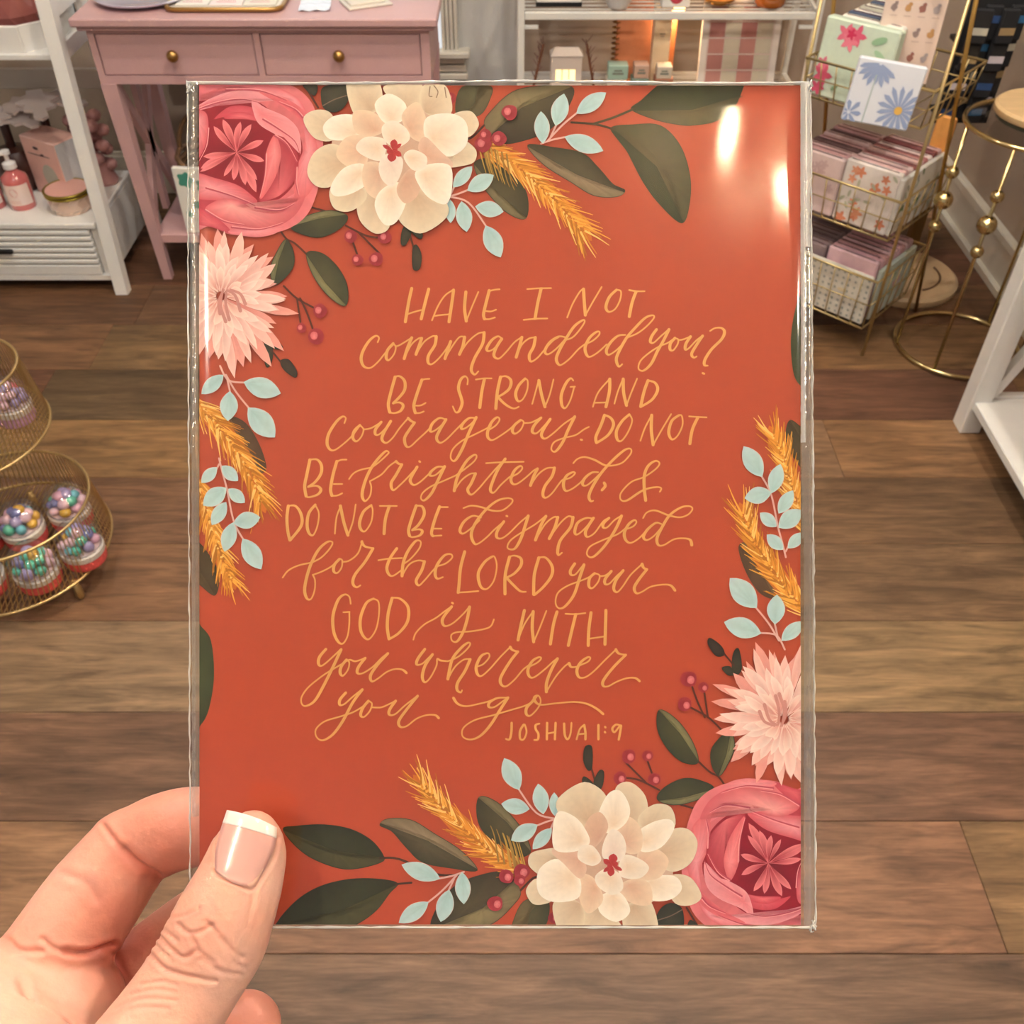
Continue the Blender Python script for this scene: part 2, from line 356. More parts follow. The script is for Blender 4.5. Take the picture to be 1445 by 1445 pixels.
def wheat(s, axis, wd=34, ln=42, n=150, side=1.0, cols=((236, 172, 74), (205, 134, 44), (246, 200, 118), (222, 150, 56), (178, 112, 34))):
    A = catmull(axis, False, 24); Ns = len(A)
    s.petal([tuple(p) for p in [A[0]] + [A[int(Ns * u)] + (A[min(int(Ns * u) + 3, Ns - 1)] - A[int(Ns * u)])[::-1] * np.array([-1, 1]) / (np.hypot(*(A[min(int(Ns * u) + 3, Ns - 1)] - A[int(Ns * u)])) + 1e-6) * wd * .42 * side * math.sin(math.pi * (.12 + .8 * u)) for u in (.15, .35, .55, .75, .88)] + [A[-1]] + [A[int(Ns * u)] - (A[min(int(Ns * u) + 3, Ns - 1)] - A[int(Ns * u)])[::-1] * np.array([-1, 1]) / (np.hypot(*(A[min(int(Ns * u) + 3, Ns - 1)] - A[int(Ns * u)])) + 1e-6) * wd * .42 * side * math.sin(math.pi * (.12 + .8 * u)) for u in (.88, .75, .55, .35, .15)]], tuple(A[Ns // 2]), (176, 104, 34), (205, 112, 44), .1, n=2)
    for k in range(n):
        u = (k + random.random()) / n * .94; i = int(u * (Ns - 4)); p = A[i]; d = A[i + 3] - A[i]; d = d / (np.hypot(*d) + 1e-9)
        sg = 1 if k % 2 else -1; a = sg * random.uniform(.1, .62); ca, sa = math.cos(a), math.sin(a); e = np.array([d[0] * ca - d[1] * sa, d[0] * sa + d[1] * ca])
        l_ = ln * random.uniform(.6, 1.1); o_ = np.array([-d[1], d[0]]) * sg * random.uniform(0, wd * .12)
        q = p + o_; s.line([tuple(q), tuple(q + e * l_ * .5 + np.array([-e[1], e[0]]) * 1.0 * sg), tuple(q + e * l_)], (3.0, .9), random.choice(cols), n=3)
def sprig(s, leaves, stems, pt):
    for st in stems: s.line(pt(*st), 2.6, (222, 178, 172))
    for (b_, t, w_) in leaves:
        b2, t2 = pt(b_, t); s.tear(b2, t2, w_ / 3.6 + 1.6, (222, 196, 190), (222, 205, 200), .5, jit=.02)
        s.tear(b2, t2, w_ / 3.6, (168, 206, 208), (188, 218, 220), .5)
def half(rot):
    s = Print(rot)
    # ---- large leaves
    for outl, b_, t, sd, dk, md, lt in [
        (c3((1050, 270), (1100, 222), (1180, 150), (1300, 60), (1500, 20), (1640, 80), (1622, 158), (1568, 275), (1481, 331), (1380, 350), (1305, 350), (1180, 325)), c3((1050, 270))[0], c3((1640, 190))[0], 1, (48, 55, 33), (54, 60, 36), (88, 80, 54)),
        (c3((945, 365), (1060, 345), (1200, 350), (1300, 450), (1350, 600), (1350, 740), (1310, 850), (1200, 760), (1110, 640), (1020, 470)), c3((945, 365))[0], c3((1310, 850))[0], -1, (48, 56, 34), (54, 60, 36), (86, 80, 54)),
        (c3((300, 345), (340, 270), (440, 180), (560, 150), (745, 150), (740, 240), (640, 370), (500, 430), (380, 440)), c3((320, 420))[0], c3((745, 155))[0], -1, (62, 56, 42), (84, 76, 54), (146, 134, 98)),
        (c3((155, 290), (185, 155), (335, 150), (330, 220), (290, 290), (230, 310)), c3((190, 300))[0], c3((260, 150))[0], 1, (70, 70, 48), (84, 80, 56), (110, 98, 70)),
        (c3((520, 450), (650, 460), (800, 490), (880, 560), (960, 650), (1020, 680), (980, 715), (860, 710), (740, 640), (600, 550)), c3((520, 450))[0], c3((1015, 690))[0], 1, (64, 62, 44), (92, 84, 62), (158, 140, 112)),
        (c3((250, 540), (330, 520), (450, 600), (520, 700), (515, 825), (420, 800), (320, 700), (270, 620)), c3((250, 540))[0], c3((515, 825))[0], 1, (62, 60, 42), (86, 80, 56), (134, 124, 92)),
        (cl((275, 320), (350, 350), (420, 460), (455, 580), (410, 600), (330, 500), (280, 400)), cl((275, 320))[0], cl((440, 595))[0], 1, (84, 62, 46), (100, 78, 58), (118, 94, 72)),
        (cl((60, 960), (115, 960), (200, 1080), (215, 1160), (190, 1230), (115, 1175), (60, 1130)), cl((80, 960))[0], cl((195, 1230))[0], 1, (70, 60, 42), (82, 70, 50), (96, 84, 60)),
        ([(268, 870), (284, 884), (298, 905), (302, 955), (295, 1000), (284, 1022), (268, 1030)], (284, 880), (284, 1020), 1, (60, 70, 44), (74, 82, 54), (92, 96, 66))]:
        if rot and outl[0][0] > 855 and outl[0][1] < 200: continue
        leaf(s, outl, b_, t, dk, md, lt, sd)
    if rot:
        c4 = lambda *P: [(1418 - 370 - x / 3.6125, 1433 - 1020 - y / 3.6125) for x, y in P]
        leaf(s, c4((105, 540), (170, 525), (310, 517), (450, 540), (560, 600), (622, 682), (600, 715), (480, 745), (380, 740), (250, 690), (160, 620)), c4((622, 690))[0], c4((105, 540))[0], (46, 50, 32), (60, 62, 40), (84, 82, 52), -1)
        leaf(s, c4((80, 1010), (180, 900), (300, 830), (450, 795), (600, 795), (692, 818), (650, 870), (580, 960), (480, 1030), (380, 1070), (80, 1070)), c4((692, 818))[0], c4((90, 1020))[0], (46, 50, 32), (60, 62, 40), (84, 82, 52), -1)
        s.line(c4((600, 690), (700, 695), (880, 770), (1000, 775)), 3.2, (70, 46, 34)); s.line(c4((680, 822), (760, 815)), 3.0, (70, 46, 34))
    else: s.line(c3((745, 335), (870, 345), (960, 370)), 3.2, (74, 60, 38))
    if not rot: s.line(c3((860, 342), (960, 310), (1060, 268)), 3.4, (74, 66, 42))
    s.line(c3((200, 420), (240, 410), (300, 350)), 3, (80, 50, 40))
    s.done('printed_leaves')
    s = Print(rot)
    wheat(s, c3((262, 440), (470, 560), (690, 760), (850, 940))); wheat(s, cl((95, 235), (230, 390), (370, 600), (450, 810))); wheat(s, cl((105, 640), (170, 850), (230, 1040), (300, 1200)), 30, 36)
    for k in range(12): x = random.uniform(265, 420); s.line(c3((x, 440 + (x - 265) * .4), (x + 20, 520 + (x - 265) * .7), (x + 40, 590 + (x - 265) * .6)), (2.6, 1), random.choice([(190, 150, 70), (160, 124, 60)]), n=3)
    s.done('printed_wheat')
    s = Print(rot)
    sprig(s, [((600, 445), (590, 280), 75), ((665, 355), (708, 190), 84), ((770, 292), (922, 185), 78), ((710, 410), (908, 482), 86)], [[(590, 445), (650, 425), (712, 412)], [(625, 430), (700, 350), (772, 290)], [(640, 410), (668, 350)]], c3)
    sprig(s, [((142, 668), (240, 560), 62), ((215, 685), (350, 605), 80), ((128, 730), (130, 850), 50), ((185, 738), (212, 895), 78), ((255, 765), (400, 792), 78), ((308, 862), (385, 1025), 92)], [[(118, 715), (220, 745), (312, 868)], [(130, 712), (170, 700), (220, 680)], [(130, 705), (150, 660)]], c3)
    sprig(s, [((238, 105), (125, 203), 68), ((270, 188), (260, 340), 88), ((340, 142), (530, 200), 100), ((362, 272), (500, 424), 112)], [[(220, 60), (262, 132), (345, 145)], [(250, 105), (300, 190), (368, 275)], [(255, 120), (272, 195)]], cl)
    sprig(s, [((205, 575), (125, 655), 56), ((228, 568), (312, 645), 62), ((252, 680), (134, 770), 86), ((262, 685), (347, 756), 60), ((252, 752), (178, 870), 66), ((288, 860), (425, 830), 82), ((288, 855), (242, 1005), 74), ((335, 938), (430, 1095), 92)], [[(215, 530), (232, 600), (256, 690), (290, 850), (340, 945)], [(215, 560), (200, 590)]], cl)
    s.done('printed_blue_sprigs')
    s = Print(rot)
    for st in [((530, 820), (560, 860), (600, 880), (660, 935)), ((660, 690), (750, 715)), ((860, 790), (960, 840), (1030, 852)), ((930, 830), (980, 880), (1040, 940)), ((895, 870), (920, 940)), ((545, 1098), (610, 1160), (700, 1210)), ((612, 1160), (630, 1285)), ((628, 1160), (665, 1240), (692, 1315)), ((1185, 830), (1205, 900)), ((650, 75), (690, 140), (720, 190))]:
        s.line(c2(*st), 2.8, (92, 48, 36))
    for outl, b_, t, sd in [(((580, 800), (660, 740), (780, 712), (870, 740), (840, 800), (740, 850), (650, 840)), (580, 800), (870, 738), -1), (((555, 860), (595, 920), (590, 1010), (500, 1095), (475, 1010), (510, 920)), (558, 858), (498, 1096), 1), (((660, 930), (740, 930), (820, 1000), (870, 1100), (860, 1200), (770, 1150), (690, 1040)), (660, 930), (862, 1200), 1)]:
        leaf(s, c2(*outl), c2(b_)[0], c2(t)[0], (58, 62, 44), (78, 78, 52), (146, 142, 102), sd)
    for outl in [((735, 150), (740, 90), (800, 72), (870, 75), (880, 130), (850, 190), (800, 215), (750, 195)), ((640, 75), (715, 75), (700, 130)), ((1140, 880), (1150, 805), (1185, 785), (1195, 830), (1165, 890)), ((1178, 780), (1220, 790), (1252, 830), (1242, 860), (1200, 830)), ((1200, 910), (1222, 888), (1247, 940), (1238, 1010), (1202, 1010)), ((440, 1440), (445, 1390), (485, 1372), (490, 1450), (478, 1500), (455, 1510)), ((480, 1380), (510, 1374), (542, 1412), (500, 1420))]:
        P_ = c2(*outl); s.petal(P_, tuple(np.mean(P_, 0)), (64, 62, 50), (48, 50, 38), .08)
    P_ = cl((530, 30), (572, 28), (612, 88), (604, 120), (560, 95), (532, 62)); s.petal(P_, tuple(np.mean(P_, 0)), (64, 56, 46), (50, 44, 36), .08); s.line(cl((480, -20), (530, 40)), 2.5, (80, 44, 36))
    s.line(c2((745, 180), (800, 150), (865, 128)), 1.6, (120, 100, 84))
    for x, y, r in [(885, 845, 35), (1060, 850, 34), (920, 965, 30), (1015, 962, 38), (730, 1225, 37), (635, 1312, 27), (710, 1355, 43), (1560, 375, 42), (1694, 213, 40), (1640, 350, 38), (1570, 330, 30), (1395, 140, 30)]:
        (bx, by), = c2((x, y)); berry(s, bx, by, r / 3.61)
    s.done('printed_berries_and_foliage')
    # ---- peony
    s = Print(rot); PD, PM_, PL, PX = (154, 30, 54), (196, 82, 102), (232, 156, 166), (122, 12, 36)
    def pp(outl, foc, ci, co, j=.07): s.petal(c2(*outl), c2(foc)[0], ci, co, j)
    pp([(60, 70), (300, 40), (480, 62), (600, 85), (690, 170), (730, 300), (745, 370), (740, 470), (715, 620), (660, 740), (560, 810), (420, 840), (270, 835), (180, 790), (60, 760)], (350, 430), (176, 56, 72), (222, 124, 132))
    pp([(60, 150), (250, 82), (420, 100), (560, 160), (660, 300), (660, 215), (600, 130), (460, 75), (250, 60), (60, 90)], (600, 150), PL, (216, 104, 116))
    pp([(60, 200), (200, 150), (330, 140), (430, 170), (540, 260), (625, 330), (640, 440), (610, 560), (530, 650), (420, 690), (300, 650), (110, 560), (60, 540)], (300, 420), PX, (146, 20, 42))
    pp([(70, 210), (180, 140), (300, 104), (420, 112), (530, 150), (440, 145), (300, 150), (190, 185)], (120, 190), PM_, PL)
    pp([(420, 112), (540, 140), (640, 200), (680, 300), (600, 230), (520, 170)], (600, 200), (206, 86, 100), (220, 112, 122))
    pp([(190, 250), (270, 185), (380, 188), (450, 245), (360, 235), (280, 215)], (330, 215), (212, 96, 110), (196, 70, 86))
    pp([(240, 245), (300, 212), (380, 222), (440, 262), (350, 250)], (330, 235), (222, 112, 124), (196, 70, 86))
    pp([(640, 230), (700, 330), (722, 450), (700, 580), (650, 650), (600, 645), (610, 500), (650, 380)], (670, 420), PL, (214, 104, 114))
    pp([(500, 320), (580, 370), (620, 450), (600, 560), (520, 640), (420, 665), (480, 560), (530, 450)], (520, 640), (220, 112, 122), (164, 40, 60))
    pp([(385, 150), (450, 190), (560, 240), (622, 310), (628, 422), (560, 350), (500, 325), (420, 275), (390, 212)], (430, 220), (226, 126, 134), PL)
    pp([(500, 328), (532, 420), (512, 520), (472, 600), (425, 655), (450, 540), (455, 420)], (500, 420), (236, 146, 150), (214, 104, 114))
    pp([(60, 225), (145, 212), (162, 300), (140, 400), (100, 460), (60, 440)], (110, 260), PL, (200, 84, 98))
    pp([(60, 640), (220, 650), (400, 690), (470, 700), (560, 660), (600, 690), (450, 790), (250, 740), (60, 720)], (300, 700), (156, 30, 50), (196, 72, 88))
    pp([(60, 520), (200, 550), (310, 585), (380, 635), (410, 672), (350, 682), (230, 665), (60, 640)], (180, 600), PL, (206, 88, 102))
    pp([(400, 695), (470, 672), (560, 650), (602, 628), (560, 690), (470, 710)], (520, 675), PL, (224, 120, 130))
    pp([(60, 690), (180, 735), (262, 800), (270, 832), (180, 800), (60, 770)], (180, 780), (214, 100, 112), (196, 70, 88))
    pp([(145, 712), (220, 658), (320, 665), (420, 722), (540, 722), (650, 640), (610, 730), (520, 792), (420, 806), (280, 775)], (280, 690), (244, 170, 170), (208, 96, 108))
    pp([(262, 826), (330, 798), (430, 812), (545, 790), (500, 832), (400, 850)], (400, 820), PL, (224, 126, 134))
    for tx, ty, w_ in [(235, 250, 46), (188, 285, 40), (325, 262, 40), (380, 275, 40), (442, 358, 40), (446, 462, 40), (122, 500, 50), (118, 518, 30), (135, 440, 38), (405, 622, 50), (350, 585, 44), (290, 560, 40), (410, 560, 36), (240, 540, 30)]:
        (a, b_), = c2((305, 418)); (cx_, cy_), = c2((tx, ty)); s.tear((a, b_), (cx_, cy_), w_ / 4.3, (156, 30, 50), (232, 132, 138), .66, curve=random.uniform(-3, 3))
    for st in [((70, 215), (190, 170), (320, 148), (420, 165)), ((440, 250), (520, 300), (600, 360), (628, 430)), ((455, 430), (448, 540), (420, 655)), ((150, 600), (280, 640), (400, 690)), ((160, 300), (150, 390), (110, 470)), ((400, 700), (520, 715), (600, 680)), ((640, 240), (600, 200), (520, 165)), ((610, 500), (608, 580), (620, 640)), ((280, 800), (420, 812), (540, 780)), ((145, 715), (240, 770), (340, 790)), ((500, 335), (560, 380), (610, 470)), ((250, 100), (420, 105), (560, 155))]:
        s.line(c2(*st), (2.6, .6), (184, 74, 94)); s.line([(x + .9, y - 1.6) for x, y in c2(*st)], (1.6, .6), (238, 158, 162))
    s.done('printed_peony', label='printed pink peony, upper left' if not rot else 'printed pink peony, lower right')
    # ---- spiky chrysanthemum
    s = Print(rot); (mx_, my_), = c2((225, 1150))
    def reach(a):
        # radius (px) of the flower by angle, from the drawing
        x, y = math.cos(a), math.sin(a)
        return {0: 106, 1: 112, 2: 112, 3: 108, 4: 106, 5: 100, 6: 92, 7: 90}[int(((a + math.pi * 2) % (math.pi * 2)) / (math.pi / 4))] if True else 0
    for lay, (n_, f_, w_, ci, co) in enumerate([(26, 1.04, 15, (218, 130, 122), (236, 166, 156)), (24, .98, 14, (228, 156, 146), (246, 202, 192)), (22, .84, 14, (220, 146, 138), (250, 220, 210)), (18, .66, 12, (218, 144, 136), (252, 228, 218)), (13, .44, 11, (220, 146, 136), (250, 224, 212))]):
        for k in range(n_):
            a = 2 * math.pi * (k + random.uniform(-.35, .35)) / n_ + lay * .3; rr = reach(a) * f_ * random.uniform(.76, 1.08)
            s.tear((mx_ + 6 * math.cos(a), my_ + 6 * math.sin(a)), (mx_ + rr * math.cos(a), my_ + rr * math.sin(a)), w_ * random.uniform(.8, 1.2), ci, co, .66, n=7, curve=random.uniform(-5, 5))
    for st in [((235, 1120), (225, 1200), (250, 1280)), ((255, 1125), (250, 1190), (268, 1270)), ((262, 1122), (300, 1150), (325, 1225)), ((275, 1118), (325, 1140), (350, 1190)), ((240, 1118), (215, 1180), (222, 1240))]:
        s.line(c2(*st), (3.2, 5), (206, 142, 134))
    s.done('printed_chrysanthemum', label='printed pale pink chrysanthemum, ' + ('left side' if not rot else 'right side'))
    # ---- magnolia
    s = Print(rot); Mo, Mc, Mw, Mp, Ms = (230, 216, 190), (236, 212, 186), (254, 246, 232), (220, 176, 150), (204, 174, 146)
    def mg(outl, ci, co): 
        P_ = c2(*outl); m_ = np.mean(P_, 0); f = m_ * .55 + np.array(c2((1100, 410))[0]) * .45; f = m_ + (f - m_) * .55; s.petal(P_, tuple(f), ci, co, .025)
    mg([(800, 300), (950, 200), (1150, 180), (1350, 250), (1420, 400), (1330, 600), (1150, 700), (950, 640), (820, 500)], (204, 166, 144), (214, 182, 160))
    for o_ in [[(645, 250), (700, 205), (780, 215), (820, 300), (790, 360), (700, 345)], [(665, 520), (700, 420), (790, 375), (870, 420), (870, 520), (790, 592), (710, 590)], [(865, 60), (950, 50), (1030, 60), (1045, 180), (960, 235), (895, 210)], [(1050, 95), (1130, 65), (1240, 65), (1258, 140), (1230, 210), (1150, 200)], [(1255, 80), (1350, 70), (1390, 120), (1397, 220), (1300, 235), (1240, 180)], [(1394, 488), (1440, 400), (1464, 358), (1524, 408), (1514, 468), (1444, 490)], [(1404, 240), (1440, 212), (1504, 213), (1539, 278), (1494, 338), (1444, 320)], [(1130, 760), (1240, 832), (1372, 752), (1368, 670), (1240, 590), (1170, 660)], [(920, 640), (930, 760), (1010, 832), (1082, 802), (1070, 690), (980, 600)], [(783, 600), (800, 702), (890, 717), (970, 640), (890, 550)]]: mg(o_, Ms, Mo)
    for o_, ci, co in [([(745, 290), (800, 235), (900, 230), (950, 300), (890, 352), (780, 352)], Mc, Mw), ([(900, 215), (980, 208), (1055, 255), (1065, 305), (990, 340), (910, 315)], Mp, Mc), ([(1008, 175), (1080, 120), (1165, 172), (1155, 255), (1060, 270)], Mc, Mw), ([(1180, 185), (1232, 168), (1272, 260), (1255, 360), (1190, 340), (1145, 245)], Mp, Mc), ([(1275, 240), (1400, 222), (1475, 270), (1475, 380), (1395, 440), (1310, 410), (1260, 330)], Mc, Mw), ([(812, 430), (860, 345), (960, 335), (975, 400), (960, 490), (870, 490)], Mp, Mc), ([(785, 592), (850, 500), (950, 478), (985, 560), (900, 625), (808, 642)], Mc, Mw), ([(945, 560), (960, 475), (1035, 475), (1080, 560), (1045, 655), (980, 635)], (212, 170, 148), Mc), ([(1008, 692), (1040, 612), (1130, 572), (1170, 660), (1120, 772), (1055, 785)], Mc, Mw), ([(1120, 600), (1190, 500), (1245, 560), (1222, 645), (1160, 678)], (208, 164, 142), (222, 188, 164)), ([(1265, 340), (1350, 420), (1405, 470), (1385, 505), (1290, 490), (1230, 400)], (216, 170, 148), (228, 196, 174)), ([(1215, 520), (1290, 478), (1392, 488), (1402, 600), (1372, 682), (1290, 655), (1235, 590)], Mc, Mw), ([(912, 392), (960, 342), (1050, 348), (1068, 400), (1035, 462), (950, 436)], Mc, (246, 236, 222)), ([(1045, 290), (1100, 258), (1170, 298), (1185, 355), (1120, 395), (1060, 360)], Mc, (246, 236, 222)), ([(1155, 440), (1200, 405), (1272, 440), (1262, 502), (1200, 508)], Mc, (246, 236, 222)), ([(1028, 492), (1060, 430), (1145, 445), (1145, 520), (1102, 592), (1048, 562)], (234, 214, 200), (244, 234, 222))]: mg(o_, ci, co)
    for tx, ty, w_ in [(1110, 352, 34), (1048, 382, 18), (1145, 375, 18), (1092, 468, 42), (1145, 438, 26), (1070, 420, 26), (1125, 400, 26)]:
        (a, b_), = c2((1100, 408)); (cx_, cy_), = c2((tx, ty)); s.tear((a, b_), (cx_, cy_), w_ / 3.3, (168, 40, 44), (182, 60, 62), .6)
    if not rot:
        for pts in [[(1290, 85), (1285, 130), (1300, 135)], [(1310, 80), (1330, 110), (1322, 140)], [(1365, 90), (1372, 140)]]: s.line(c2(*pts), 1.5, (150, 124, 100))
    s.done('printed_magnolia', label='printed cream magnolia, ' + ('top' if not rot else 'bottom'))
half(False); ZH = Print.z; Print.z = 6e-6; half(True); Print.z = max(Print.z, ZH)
